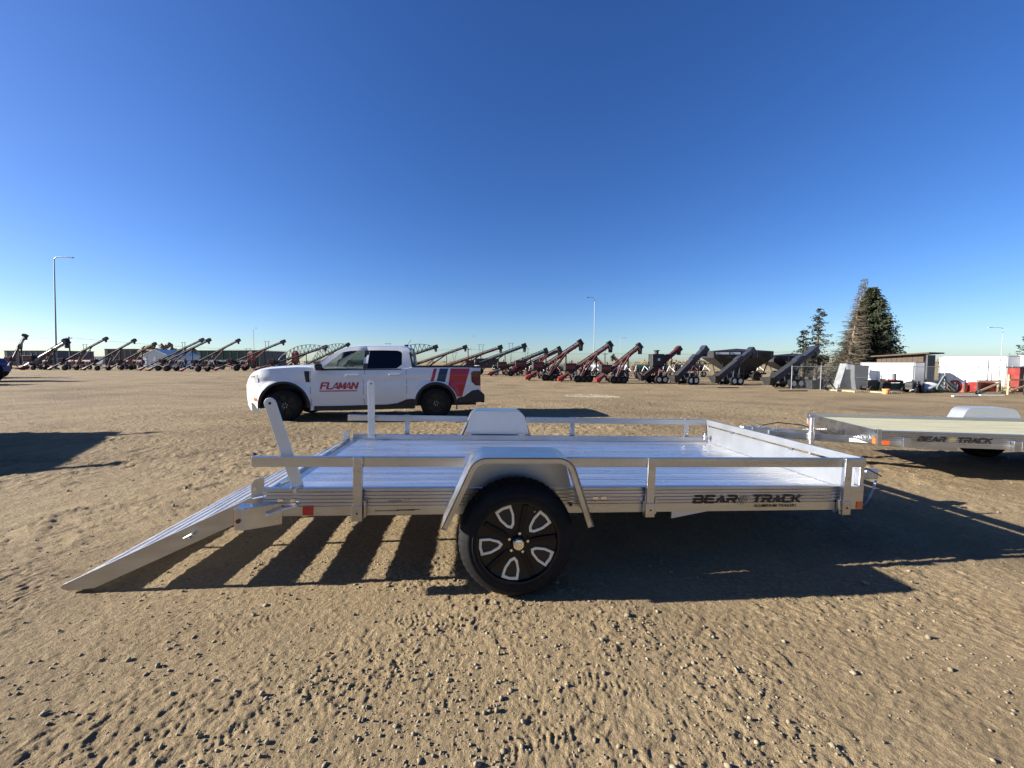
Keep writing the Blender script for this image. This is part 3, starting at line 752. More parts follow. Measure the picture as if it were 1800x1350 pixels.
# ------------------------------------------------------------------ the second trailer, wooden deck, parked beyond the hitch
A2 = Vector((4.64, 4.0, 0)); hd = math.radians(-18)
u2 = Vector((math.cos(hd), math.sin(hd), 0)); v2 = Vector((-math.sin(hd), math.cos(hd), 0)); W2 = 1.52; L2 = 4.2
T2 = thing('flat_deck_trailer', A2 + v2 * (W2 / 2) + u2 * 2.1, hd, 'aluminum trailer with a pale wooden plank deck and no side rails', 'trailer')
h2 = W2 / 2; x0_, x1_ = -2.1, L2 - 2.1; zb, zt = .415, .580
for s in (-1, 1):
    MB().prism(side_profile(s * h2, s, zb, zt), YZ, x0_, x1_).build('side_frame', ALU, T2)
npk = 14; pw2 = (2 * h2 - .08) / npk
for i in range(npk):
    y0 = -(h2 - .04) + i * pw2
    MB().box(x0_ + .03, x1_ - .02, y0 + .003, y0 + pw2 - .003, zt - .075, zt - .037 - .002 * (i % 2)).build('deck_plank', WOOD_TREATED, T2, bevel=.003)
MB().box(x0_, x0_ + .028, -h2 + .04, h2 - .04, zb, zt - .005).build('front_crossmember', ALU, T2, bevel=.003)
MB().box(x1_ - .018, x1_, -h2 + .04, h2 - .04, zb, zt - .005).build('rear_crossmember', ALU, T2, bevel=.003)
for x in (-1.4, -.7, 0, .7, 1.4):
    MB().box(x - .03, x + .03, -h2 + .04, h2 - .04, zb, zt - .08).build('crossmember', ALU_DULL, T2)
for s in (-1, 1):
    MB().box(x0_ - .012, x0_ + .03, s * (h2 + .006), s * (h2 - .034), zb - .012, zt + .012).build('corner_post', ALU, T2, bevel=.003)
    MB().box(x0_ + .04, x0_ + .105, s * (h2 + .001), s * (h2 + .006), zb + .005, zb + .05).build('orange_reflector', ORANGE_LENS, T2)
    MB().box(x0_ - .017, x0_ - .0125, s * (h2 - .02), s * (h2 - .07), zb + .005, zb + .07).build('orange_reflector', ORANGE_LENS, T2)
    MB().box(x0_ + .22, x0_ + .29, s * (h2 + .001), s * (h2 + .04), zb - .01, zb + .10).build('stake_pocket', ALU, T2, bevel=.003)
    MB().box(x0_ + 1.22, x0_ + 1.29, s * (h2 + .001), s * (h2 + .04), zb - .01, zb + .10).build('stake_pocket', ALU, T2, bevel=.003)
    trailer_wheel(T2, 0.16, s * (h2 + .222), .275, .275, .205, -s)
    fender(T2, s * (h2 + .24), s * (h2 + .004), 0.16, s, ALU_DULL, .115)
MB().bar((.16, -h2 - .02, .275), (.16, h2 + .02, .275), .06, .06).build('axle', DARK_STEEL, T2)
MB().bar((-1.2, -.55, .385), (-2.95, -.05, .385), .05, .09).bar((-1.2, .55, .385), (-2.95, .05, .385), .05, .09).build('tongue', ALU, T2, bevel=.003)
c2 = MB().bar((-2.9, 0, .42), (-3.16, 0, .42), .11, .08).prism([(-3.12, -.05), (-3.26, -.04), (-3.30, 0), (-3.26, .04), (-3.12, .05)], lambda u, v, d: (u, v, d), .38, .47).build('coupler', STEEL, T2, bevel=.006)
MB().bar((-3.0, 0, .48), (-3.14, 0, .54), .03, .014).build('latch_lever', BOLT, c2)
MB().path([(-2.2, .05, .40), (-2.5, .08, .50), (-2.8, .05, .53), (-3.0, .08, .48), (-3.1, .12, .36)], .008).build('wiring_harness', BLACK, T2)
j2 = MB().tube((-2.52, -.22, .03), (-2.52, -.22, .64), .028).tube((-2.52, -.22, .005), (-2.52, -.22, .03), .075).tube((-2.52, -.22, .36), (-2.52, -.22, .46), .04).build('jack', STEEL, T2, smooth=40)
MB().tube((-2.52, -.22, .62), (-2.52, -.12, .62), .008).tube((-2.52, -.12, .62), (-2.52, -.12, .55), .011).build('crank_handle', BOLT, j2)
MB().bar((-1.86, -.395, .385), (-2.14, -.315, .385), .004, .045).build('maker_plate', WHITE_WALL, T2)
yd2 = -h2 - .0018
side_decal(T2, stroke_word('BEAR', .262, .062, .0145), 'brand_lettering', INK, -1.72, zb + .056, yd2)
side_decal(T2, stroke_word('TRACK', .315, .062, .0145), 'brand_lettering', INK, -1.355, zb + .056, yd2)
side_decal(T2, claw_emblem(.09, .085), 'claw_emblem', GOLD_INK, -1.445, zb + .045, yd2)
side_decal(T2, text_mb('ALUMINUM TRAILERS', .30, .020, .25, .012), 'small_lettering', GREY_INK, -1.35, zb + .028, yd2)

# ------------------------------------------------------------------ the pickup (x: along it, nose at -x; y: away; near side at y = 0)
TD, TS, TPHI = 9.15, 75.4, math.radians(9)
tp = FH * TD + RT * (TD * (640.5 - PPX) / F_PX)
K = thing('pickup_truck', (tp.x, tp.y, float(lot_z(tp.x, tp.y))), -YAW + TPHI, 'white crew cab pickup with red lettering on its door and red and navy bed stripes', 'truck')
def tx(px):
    q = (px - PPX) / F_PX; q0 = (640.5 - PPX) / F_PX
    return TD * (q - q0) / (math.cos(TPHI) - q * math.sin(TPHI))
def tz(py): return (739.5 - py) / TS
TW = 1.86
XFRONT, XREAR = tx(419), tx(845)
FWX, RWX, WZ = tx(498), tx(766), .375
def lerp_tab(tab, x):
    return float(np.interp(x, [a for a, _ in tab], [b for _, b in tab]))
TOP = [(tx(419), tz(676)), (tx(424), tz(668)), (tx(429), tz(662.5)), (tx(433), tz(659)), (tx(438), tz(655)), (tx(450), tz(650.5)), (tx(475), tz(647.5)), (tx(520), tz(645)), (tx(546), tz(645.5)), (tx(560), tz(649)), (tx(715), tz(648.5)), (tx(722), tz(646)), (tx(845), tz(646.5))]
BOT = [(tx(419), tz(712)), (tx(426), tz(719)), (tx(434), tz(722.5)), (tx(460), tz(723)), (tx(540), tz(721)), (tx(735), tz(720)), (tx(800), tz(712)), (tx(845), tz(711))]
AR_F, AR_R = 41.5 / TS, 37.5 / TS
def zbot(x):
    z = lerp_tab(BOT, x)
    for cx, R, cz in ((FWX, AR_F, WZ + .005), (RWX, AR_R, WZ + .02)):
        d = abs(x - cx)
        if d < R: z = max(z, cz + math.sqrt(R * R - d * d))
    return z
def inset(x, z):
    """how far the near flank lies in from the widest line"""
    y = 0.055 * sstep(.62, .30, z) + 0.030 * sstep(1.02, 1.26, z) + 0.012 * math.exp(-((z - .93) / .05) ** 2)
    for cx, R in ((FWX, AR_F), (RWX, AR_R)):
        q = math.hypot(x - cx, z - WZ) - R
        y -= 0.030 * math.exp(-(q / .07) ** 2) if q > -.02 else 0
    f = (x - XFRONT)
    if f < .75: y += 0.34 * (1 - f / .75) ** 2.6
    g = XREAR - x
    if g < .30: y += 0.07 * (1 - g / .30) ** 2
    return float(y)
cols = set(np.linspace(XFRONT, XREAR, 70).tolist())
for cx, R in ((FWX, AR_F), (RWX, AR_R)):
    for i in range(41): cols.add(cx - R * math.cos(math.pi * i / 40) * .9999)
    cols.add(cx - R - .001); cols.add(cx + R + .001)
BED0, CAB1 = tx(724), tx(722)
cols |= {BED0, BED0 + .004, XREAR - .06, XREAR - .056, XFRONT + .03, XFRONT + .09, tx(545)}
cols = sorted(cols)
NR = 18
def body_section(x):
    zb_, zt_ = zbot(x), lerp_tab(TOP, x)
    side = []
    for i in range(NR + 1):
        z = zb_ + (zt_ - zb_) * i / NR
        side.append((inset(x, z), z))
    y_e = side[-1][0]
    bed = BED0 + .002 < x < XREAR - .058
    if bed: inner = [(y_e + .05, zt_ + .004), (y_e + .07, zt_ - .02), (y_e + .075, .94)]
    else: inner = [(y_e + .03, zt_ + .012), (y_e + .12, zt_ + .03), (y_e + .4, zt_ + .05)]
    half = side + inner
    full = [(y, z) for y, z in half] + [(TW - y, z) for y, z in half[::-1]]
    return [(x, y, z) for y, z in full]
secs = [body_section(x) for x in cols]
m_ = len(secs[0]); k = MB()
k.add([p for s_ in secs for p in s_], [(i * m_ + j, (i + 1) * m_ + j, (i + 1) * m_ + j + 1, i * m_ + j + 1) for i in range(len(secs) - 1) for j in range(m_ - 1)] + [tuple(range(m_))[::-1], tuple((len(secs) - 1) * m_ + j for j in range(m_))])
body = k.build('body', WHITE_PAINT, K, smooth=38)
# dark chassis so that nothing shows through under the body
MB().box(XFRONT + .2, XREAR - .1, .25, TW - .25, .30, .62).build('chassis', BLACK, K)
for cx, R in ((FWX, AR_F), (RWX, AR_R)):
    for s_ in (0, 1):
        wl = MB()
        pr2 = [(cx - R * math.cos(math.pi * i / 24) * .995, WZ + .01 + R * math.sin(math.pi * i / 24) * .995) for i in range(25)]
        y0, y1 = (.02, .40) if s_ == 0 else (TW - .02, TW - .40)
        vs = [(a, y, b) for y in (y0, y1) for a, b in pr2]
        wl.add(vs, [(i, i + 1, 25 + i + 1, 25 + i) for i in range(24)] + [tuple(range(25, 50))])
        wl.build('wheel_well', BLACK, K)
    for s_ in (0, 1):
        o_ = [(cx - (R + .004) * math.cos(math.pi * (i - 1) / 26), WZ + .01 + (R + .004) * math.sin(math.pi * (i - 1) / 26)) for i in range(29)]
        i_ = [(cx - (R - .055) * math.cos(math.pi * (i - 1) / 26), WZ + .005 + (R - .05) * math.sin(math.pi * (i - 1) / 26)) for i in range(29)]
        y0, y1 = (-.010, .05) if s_ == 0 else (TW + .010, TW - .05)
        a = MB(); n_ = 29
        vs = [(u, y, v) for y in (y0, y1) for pl_ in (o_, i_) for u, v in pl_]
        fs = []
        for i in range(n_ - 1):
            fs += [(i, i + 1, n_ + i + 1, n_ + i), (i, 2 * n_ + i, 2 * n_ + i + 1, i + 1), (n_ + i, n_ + i + 1, 3 * n_ + i + 1, 3 * n_ + i), (2 * n_ + i, 3 * n_ + i, 3 * n_ + i + 1, 2 * n_ + i + 1)]
        a.add(vs, fs); a.build('arch_trim', BLACK, K, smooth=50)
# wheels
def truck_wheel(cx, y, s_, steer=0):
    w = thing('wheel', (cx, y, WZ)); w.parent = K; w.rotation_euler = (0, 0, steer)
    R = WZ
    pr2 = [(.66, .02), (.68, .005), (.78, 0), (.88, .006), (.95, .022), (.985, .045), (1.0, .06), (1.0, .10), (.98, .102), (.98, .112), (1.0, .114), (1.0, .15), (.985, .18), (.94, .21), (.66, .21)]
    MB().lathe([(a * R, s_ * b) for a, b in pr2], (0, 0, 0), 72, lambda r, y_, i, k_: r - (.008 if k_ in (5, 6, 7, 10, 11) and i % 4 == 0 else 0)).build('tyre', RUBBER, w, smooth=35)
    rm = MB().lathe([(.67 * R, s_ * .02), (.66 * R, s_ * .012), (.63 * R, s_ * .012), (.61 * R, s_ * .06), (.3 * R, s_ * .055), (.05, s_ * .055), (.001, s_ * .055)], (0, 0, 0), 48).build('rim', RIM_BLACK, w, smooth=35)
    for q in range(6):
        t = math.radians(60 * q + 15)
        for dl in (-.12, .12):
            MB().bar((.05 * math.cos(t), s_ * .035, .05 * math.sin(t)), (.64 * R * math.cos(t + dl), s_ * .02, .64 * R * math.sin(t + dl)), .022, .03, (0, 1, 0)).build('spoke', RIM_BLACK, rm, bevel=.003)
        MB().tube((.05 * math.cos(t), s_ * .03, .05 * math.sin(t)), (.05 * math.cos(t), s_ * .012, .05 * math.sin(t)), .010, n=6).build('lug_nut', STEEL, rm)
    MB().lathe([(.034, s_ * .04), (.034, s_ * .012), (.001, s_ * .008)], (0, 0, 0), 20).build('hub_cap', BLACK, rm, smooth=40)
truck_wheel(FWX, .015, 1, .16); truck_wheel(RWX, .02, 1); truck_wheel(FWX, TW - .015, -1, .16); truck_wheel(RWX, TW - .02, -1)

# cab: sides as frames round the windows, leaning in towards the roof
ZBELT, ZROOF = tz(649), tz(611)
def cab_pt(u, v, d, far=False):
    y = .030 + (v - ZBELT) * .34 + d + .05 * sstep(ZROOF - .12, ZROOF + .05, v)
    return (u, TW - y if far else y, v)
P2 = lambda l: [(tx(a), tz(b)) for a, b in l]
fw_o = P2([(546, 650), (571, 630), (597, 613.5), (612, 609.2), (628, 608), (641.5, 607.8), (641.5, 630), (641.5, 650), (620, 650.2), (590, 650.2)])
fw_i = P2([(563, 648), (580, 634), (600, 619), (612, 616.6), (626, 615.8), (639, 615.4), (638.5, 630), (637, 648), (620, 648.4), (590, 648.4)])
rw_o = P2([(642, 650), (642, 630), (642, 607.8), (670, 607.5), (700, 608), (716, 611), (721, 617), (722, 635), (724, 649.5), (690, 650)])
rw_i = P2([(645, 648.4), (646.5, 630), (648, 615.4), (670, 615.2), (697, 615.6), (703.5, 617.5), (706, 621), (706, 641), (697, 647.6), (670, 648.2)])
for far in (False, True):
    f3 = lambda u, v, d: cab_pt(u, v, d, far)
    cs = MB().ring(fw_o, fw_i, f3, 0, .05).ring(rw_o, rw_i, f3, 0, .05).build('cab_side', WHITE_PAINT, K, smooth=30)
    MB().prism(fw_i, f3, .018, .021).build('front_side_window', GLASS, cs)
    MB().prism(rw_i, f3, .018, .021).build('rear_side_window', GLASS_DARK, cs)
    pb = P2([(637.5, 648), (639.5, 615.6), (647.5, 615.6), (645.5, 648)])
    MB().prism(pb, f3, -.004, .012).build('pillar_cover', BLACK, cs)
    tr = P2([(556, 651), (706, 650.2), (706, 648), (562, 648.2)])
    MB().prism(tr, f3, -.005, .01).build('belt_trim', BLACK, cs)
# roof
rx = [tx(q) for q in (604, 608, 614, 624, 640, 670, 700, 712, 720)]
rz = [tz(q) for q in (611.5, 610, 608.8, 607.8, 607.0, 606.8, 607.6, 609.6, 613)]
vs = []
for x, z in zip(rx, rz):
    yb = cab_pt(x, z - .01, 0)[1]
    for f_ in (0, .03, .1, .25, .5, .75, .9, .97, 1):
        vs.append((x, yb + (TW - 2 * yb) * f_, z - .006 + .05 * (1 - (2 * f_ - 1) ** 2) ** .7))
for x, z in zip(rx, rz):
    yb = cab_pt(x, z - .01, 0)[1]
    for f_ in (0, .03, .1, .25, .5, .75, .9, .97, 1):
        vs.append((x, yb + (TW - 2 * yb) * f_, z - .045 + .05 * (1 - (2 * f_ - 1) ** 2) ** .7))
n9 = len(rx); fs = []
for lay in (0, 1):
    o9 = lay * n9 * 9
    fs += [(o9 + i * 9 + j, o9 + (i + 1) * 9 + j, o9 + (i + 1) * 9 + j + 1, o9 + i * 9 + j + 1) for i in range(n9 - 1) for j in range(8)]
MB().add(vs, fs).build('roof', WHITE_PAINT, K, smooth=40)
def cross_glass(name, a, b, m, k_in):
    (xa, za), (xb, zb_) = a, b
    ya = cab_pt(xa, za, .02)[1]; yb = cab_pt(xb, zb_, .02)[1]
    MB().add([(xa, ya, za), (xa - k_in, TW / 2, za), (xa, TW - ya, za), (xb, TW - yb, zb_), (xb - k_in, TW / 2, zb_ + .04), (xb, yb, zb_)], [(0, 1, 4, 5), (1, 2, 3, 4)]).build(name, m, K)
cross_glass('windshield', (tx(552), tz(647)), (tx(605), tz(612)), GLASS, .12)
cross_glass('rear_glass', (tx(720), tz(647)), (tx(718), tz(614)), GLASS_DARK, -.02)
# inside of the cab
for y in (.30, 1.06):
    st = MB().box(tx(618), tx(655), y, y + .5, .62, .86).prism([(tx(648), .8), (tx(660), .84), (tx(667), 1.38), (tx(661), 1.40), (tx(654), 1.3)], XZ, y, y + .5).prism([(tx(661), 1.42), (tx(668), 1.42), (tx(669), 1.58), (tx(664), 1.58)], XZ, y + .13, y + .37).build('front_seat', SEAT, K, bevel=.02)
MB().box(tx(685), tx(705), .25, TW - .25, .62, 1.30).build('rear_seat', SEAT, K, bevel=.03)
MB().prism([(tx(556), .9), (tx(556), tz(648)), (tx(585), tz(648.5)), (tx(592), tz(653)), (tx(592), .9)], XZ, .12, TW - .12).build('dashboard', SEAT, K, bevel=.02)
sw = MB(); cs_ = (tx(601), .50, tz(646))
ring_p = [(cs_[0] + .09 * math.sin(t) * .5, cs_[1] + .18 * math.cos(t), cs_[2] + .17 * math.sin(t)) for t in [2 * math.pi * i / 18 for i in range(19)]]
sw.path(ring_p, .014); sw.tube(cs_, (tx(590), .5, tz(652)), .03); sw.build('steering_wheel', SEAT, K)
# panel gaps
def flank_line(pts, w=.008):
    g = MB()
    for (a, b), (c, d) in zip(pts[:-1], pts[1:]):
        for far in (0, 1):
            q = []
            for (x, z) in ((tx(a), tz(b)), (tx(c), tz(d))):
                for e in (-w / 2, w / 2):
                    y = inset(x + e, z) - .0022; q.append((x + e, TW - y if far else y, z))
            g.add(q, [(0, 1, 3, 2)])
    return g
g = flank_line([(545.5, 652), (545, 660), (544.6, 670), (544.6, 680), (545, 690), (545.6, 700), (546, 712)])
body_gap = g.build('panel_gap', INK, K)
flank_line([(641, 650), (640.4, 657), (638.8, 668), (638, 680), (638, 692), (638.4, 702), (639, 712)]).build('panel_gap', INK, K)
flank_line([(713.5, 650), (714.2, 658), (714.6, 668), (714.6, 680), (714.4, 692), (714, 702.5)]).build('panel_gap', INK, K)
def flank_patch(poly_rows, name, m, lift=.0035, parent=None, sides=(0, 1)):
    """rows of pixel points (same count per row) laid on the flank"""
    objs = []
    for far in sides:
        g = MB(); nc = len(poly_rows[0]); vs = []
        for row in poly_rows:
            for a, b in row:
                x, z = tx(a), tz(b); y = inset(x, z) - lift; vs.append((x, TW - y if far else y, z))
        g.add(vs, [(i * nc + j, i * nc + j + 1, (i + 1) * nc + j + 1, (i + 1) * nc + j) for i in range(len(poly_rows) - 1) for j in range(nc - 1)])
        objs.append(g.build(name, m, parent or K, smooth=40))
    return objs
def rows(l0, l1, r0, r1, n=14, c=8):
    """patch between a left edge l0-l1 and a right edge r0-r1"""
    out = []
    for i in range(n + 1):
        t = i / n; a = (l0[0] + (l1[0] - l0[0]) * t, l0[1] + (l1[1] - l0[1]) * t); b = (r0[0] + (r1[0] - r0[0]) * t, r0[1] + (r1[1] - r0[1]) * t)
        out.append([(a[0] + (b[0] - a[0]) * j / c, a[1] + (b[1] - a[1]) * j / c) for j in range(c + 1)])
    return out
flank_patch(rows((762.5, 648), (756.5, 671.5), (768.3, 648), (762.2, 671), 12, 3), 'red_stripe', RED_DECAL)
flank_patch(rows((773, 648), (767.5, 670.5), (788, 648), (782.2, 672.5), 12, 4), 'navy_stripe', BLUE_DECAL)
sr = []
for i in range(31):
    t = i / 30; py = 648 + 51.5 * t
    xl = 792.2 - 26.0 * t * .28
    dz = tz(py) - (WZ + .02)
    if abs(dz) < AR_R: xl = max(xl, 766 + (math.sqrt(max(0, AR_R ** 2 - dz * dz)) + .012) * TS)
    xr = 826 - 14.2 * t
    sr.append([(xl + (xr - xl) * j / 16, py) for j in range(17)])
flank_patch(sr, 'red_stripe', RED_DECAL, .0075)
flank_patch(rows((534, 652), (537, 671), (543.6, 652), (543.6, 671), 6, 3), 'side_vent', BLACK)
flank_patch([[(743, 653), (750, 652.4), (757, 653)], [(742.4, 658), (750, 658), (757.6, 658)], [(743, 663.4), (750, 664), (757, 663.4)]], 'fuel_door', WHITE_PAINT, .006, sides=(0,))
# rocker cladding
cl = []
for i in range(5):
    t = i / 4
    cl.append([(a, b0 + (b1 - b0) * t) for a, b0, b1 in ((541, 712.5, 721), (560, 713, 721.2), (600, 713, 721.4), (640, 712.6, 721), (680, 712, 720.6), (697, 710, 720.4), (706, 706.5, 720.4), (714, 703.4, 720.4), (722, 702.6, 720.4), (728.2, 702.4, 720))])
flank_patch(cl, 'rocker_cladding', BLACK, .012)
flank_patch([[(a, b0 + (b1 - b0) * t) for a, b0, b1 in ((430.5, 706, 722), (436, 708, 723.5), (444, 716, 724), (452, 717, 724))] for t in (0, .5, 1)], 'bumper_skid', BLACK, .006)
flank_patch([[(438.5, 697.5), (442, 698), (447.5, 698)], [(440, 703), (443, 703.5), (447.5, 703.5)]], 'side_reflector', ORANGE_LENS, .006)
# front and rear ends
for far in (0, 1):
    mir = lambda y: TW - y if far else y
    hl = flank_patch([[(434, 658.5), (438, 657.6), (443, 657.2), (449.5, 657)], [(433, 664), (438, 664), (443, 664), (450.5, 664)], [(432.4, 671), (438, 671.4), (443, 671.6), (451, 671.6)]], 'headlamp', LENS, .006, K, (far,))[0]
    flank_patch([[(433.6, 661), (438, 660.2), (443, 660)], [(433.4, 663), (438, 662.6), (442.6, 662.4)]], 'lamp_bar', BLACK, .009, hl, (far,))
    flank_patch([[(433.2, 666.6), (438, 667), (442.4, 667)], [(433, 669.4), (438, 669.8), (441.6, 669.8)]], 'lamp_bar', BLACK, .009, hl, (far,))
    tl = MB(); pts = [(828, 656), (832, 653), (844.6, 653), (844.6, 679.5), (836, 679), (829, 673)]
    tl.prism([(tx(a), tz(b)) for a, b in pts], XZ, mir(-.004), mir(.20)).build('tail_lamp', DARK_LENS, K, bevel=.006)
    rb = [(802, 701), (815, 699.4), (822, 693.5), (829, 688.5), (842, 687.2), (851.5, 696), (852, 702), (847, 710), (803, 712.4)]
    MB().prism([(tx(a), tz(b)) for a, b in rb], XZ, mir(-.005), mir(.5)).build('rear_bumper_end', BLACK, K, bevel=.02)
    MB().box(tx(801.6), tx(803.6), mir(.02), mir(.20), tz(723), tz(701)).build('mud_flap', BLACK, K)
    mr_ = MB().prism([(tx(556.5), tz(641)), (tx(559), tz(638.8)), (tx(567), tz(639)), (tx(568.5), tz(649)), (tx(566), tz(650.6)), (tx(558), tz(650.4))], XZ, mir(-.20), mir(-.02)).build('door_mirror', BLACK, K, bevel=.02)
    MB().prism([(tx(556.2), tz(643.5)), (tx(559), tz(643)), (tx(560), tz(650)), (tx(557.4), tz(650.6))], XZ, mir(-.205), mir(-.05)).build('mirror_cap', WHITE_PAINT, mr_, bevel=.01)
    MB().bar((tx(564), mir(-.05), tz(647)), (tx(566), mir(.06), tz(649)), .06, .04).build('mirror_arm', BLACK, mr_)
    for a, b, zz in ((608, 631.5, 659.5), (684, 704, 658.6)):
        y0 = inset(tx(a), tz(zz))
        hd_ = MB().bar((tx(a), mir(y0 - .028), tz(zz)), (tx(b), mir(y0 - .028), tz(zz)), .022, .034).build('door_handle', CHROME if a < 640 and False else WHITE_PAINT, K, bevel=.008)
        MB().box(tx(a) + .01, tx(b) - .01, mir(y0 - .002), mir(y0 - .018), tz(zz) - .014, tz(zz) + .012).build('handle_recess', BLACK, hd_)
    zt0 = tz(646)
    MB().box(tx(724), tx(845), mir(.03), mir(.095), zt0 - .01, zt0 + .035).build('bed_rail_cap', BLACK, K, bevel=.01)
MB().prism([(tx(719), tz(620)), (tx(721.5), tz(617)), (tx(725), tz(638)), (tx(732), tz(645.5)), (tx(724), tz(647))], XZ, .10, .14).build('cab_corner_trim', BLACK, K)
MB().box(XFRONT - .006, XFRONT + .06, .40, TW - .40, .62, .93).build('grille', BLACK, K, bevel=.02)
MB().box(XFRONT + .10, XFRONT + .26, .42, TW - .42, .27, .50).build('bumper', BLACK, K, bevel=.05)
MB().box(XREAR, XREAR + .10, .06, TW - .06, .37, .52).build('rear_bumper', BLACK, K, bevel=.03)
MB().bar((tx(704), TW / 2, tz(605)), (tx(711), TW / 2, tz(604)), .05, .05).tube((tx(708), TW / 2, tz(605)), (tx(717), TW / 2, tz(593)), .006).build('antenna', BLACK, K)
# door lettering
yl = min(inset(tx(q), tz(678)) for q in range(560, 630, 4)) - .006
side_decal(K, stroke_word('FLAMAN', tx(629) - tx(562), tz(671.3) - tz(684), .031, .27, .86), 'door_lettering', MAROON_DECAL, tx(562), tz(684), yl)
MB().box(tx(560.8), tx(627), yl - .001, yl + .003, tz(687.6), tz(685.8)).build('lettering_underline', MAROON_DECAL, K)

# ------------------------------------------------------------------ the row of grain augers and conveyors
def machine_wheel(parent, c, r, w, ax, rimm=DARK_STEEL):
    """wheel with its axle along the horizontal direction ax"""
    o = thing('wheel', c, math.atan2(ax.y, ax.x) - math.pi / 2); o.parent = parent
    MB().lathe([(r * .55, -w / 2), (r * .9, -w / 2), (r, -w * .35), (r, w * .35), (r * .9, w / 2), (r * .55, w / 2)], (0, 0, 0), 22).build('tyre', RUBBER, o, smooth=40)
    MB().lathe([(r * .56, -w * .4), (r * .5, -w * .3), (r * .2, -w * .42), (.001, -w * .42)], (0, 0, 0), 18).build('rim', rimm, o, smooth=40)

def auger(bx, by, hx_, hy_, label, tube_m=TUBE_DARK, paint=MAROON, th=2.6, dd=0.0, truss=False, engine=True, group='grain augers parked in a row', trio=False):
    """tube auger: intake foot on the ground at pixel (bx, by), discharge head at (hx_, hy_)"""
    B = gnd(bx, by); D = depth_of(B); s = D / F_PX
    H = at_depth(hx_, hy_, D + dd) - B
    o = thing('grain_auger', B, 0, label, 'grain auger', group)
    r = th * s * .5; lo = Vector((0, 0, r + .15))
    d = (H - lo); Lh = d.length; d.normalize()
    hor = Vector((d.x, d.y, 0)).normalized(); sd = Vector((-hor.y, hor.x, 0))
    P = lambda t: lo + d * (Lh * t)
    tb = MB().tube(P(.02), P(1), r, r, 14).build('tube', tube_m, o, smooth=40)
    nrm = sd.cross(d); nrm = nrm if nrm.z > 0 else -nrm
    MB().bar(P(.16) + nrm * (r * 1.5), P(.95) + nrm * (r * 1.5), r * .5, r * .5).build('drive_shaft', DARK_STEEL, tb)
    for t in (.3, .45, .6, .75, .88):
        MB().tube(P(t) - d * .05, P(t) + d * .05, r * 1.22, n=14).build('flange', tube_m, tb)
    # intake
    MB().tube(P(-.015), P(.06), r * 1.9, r * 1.3, 10).bar(P(-.02) - sd * r * 3, P(-.02) + sd * r * 3, r * 2, r * 1.2).build('intake', RED, o)
    # head: housing box with a spout pointing down
    hb = MB().bar(P(.965) + nrm * r * .4, P(1.03) + nrm * r * .4, r * 3.2, r * 3.6, nrm).build('head_housing', DARK_STEEL, o)
    MB().tube(P(1.0) - Vector((0, 0, r)), P(1.0) - Vector((0, 0, r * 4.4)), r * 1.3, r * 1.05, 10).build('spout', DARK_STEEL, hb)
    # undercarriage
    wr = max(.32, min(.55, Lh * .045)); wc = P(.36); wc.z = wr
    half = max(.9, Lh * .085)
    for q in (-1, 1):
        c_ = Vector((wc.x, wc.y, 0)) + sd * (half * q); c_.z = float(lot_z(B.x + c_.x, B.y + c_.y)) - B.z + wr
        machine_wheel(o, c_, wr, wr * .55, sd)
        MB().bar(c_ - sd * (q * .15), P(.74) + sd * (r * 1.1 * q), r * .8, r * .8).build('lift_arm', paint, o)
        MB().bar(c_ - sd * (q * .15), P(.16) + sd * (r * 1.1 * q), r * .7, r * .7).build('frame_arm', paint, o)
        MB().bar(c_ - sd * (q * .15) + Vector((0, 0, wr * .4)), P(.55) + sd * (r * 1.1 * q), r * .5, r * .5).build('brace', paint, o)
    a_ = Vector((wc.x, wc.y, wr)); MB().bar(a_ - sd * half * .98, a_ + sd * half * .98, r, r).build('axle', paint, o)
    mt = P(.72); MB().bar(Vector((mt.x, mt.y, wr * .6)), mt - Vector((0, 0, r)), r * .6, r * .6).build('prop_post', DARK_STEEL, o)
    if engine:
        e = P(.23) + nrm * (r * 2.2)
        eb = MB().box(e.x - r * 3.2, e.x + r * 3.2, e.y - r * 2.4, e.y + r * 2.4, e.z - r * 1.6, e.z + r * 2.6).build('engine_box', DARK_STEEL, o, bevel=r * .3)
        MB().tube(e + Vector((r, 0, r * 2.6)), e + Vector((r, 0, r * 4.2)), r * .4).build('exhaust', DARK_STEEL, eb)
        MB().box(e.x - r * 2.5, e.x + r * 2.5, e.y - r * 2.46, e.y - r * 2.41, e.z - r * .4, e.z + r * 1.4).build('panel', RED, eb)
        MB().tube(Vector((e.x, e.y, e.z - r * 1.5)), Vector((e.x + r, e.y, .25)), r * .7).build('mount', paint, o)
    if trio:
        for t in (.30, .42, .54):
            c_ = P(t) - sd * (half * 1.15); c_.z = .40
            machine_wheel(o, c_, .40, .30, sd)
        q0, q1 = P(.22), P(.66); q0.z = q1.z = .62
        MB().bar(q0 - sd * half, q1 - sd * half, .14, .2).bar(q0 - sd * half, q0 + sd * half, .14, .14).bar(q1 - sd * half, q1 + sd * half, .14, .14).build('wheel_frame', DARK_STEEL, o)
        e2 = P(.50); e2.z = 1.05
        MB().box(e2.x - .5, e2.x + .5, e2.y - .35, e2.y + .35, .72, 1.35).build('battery_box', DARK_STEEL, o, bevel=.04)
        for i in range(6):
            h0 = P(.30 + .05 * i); MB().path([h0 - sd * .3, Vector((h0.x + .15, h0.y - .5, h0.z * .6)), Vector((h0.x + .1 * i, h0.y - .6, .6))], .03, 5).build('hydraulic_hose', BLACK if i % 2 else GREY_WALL, o)
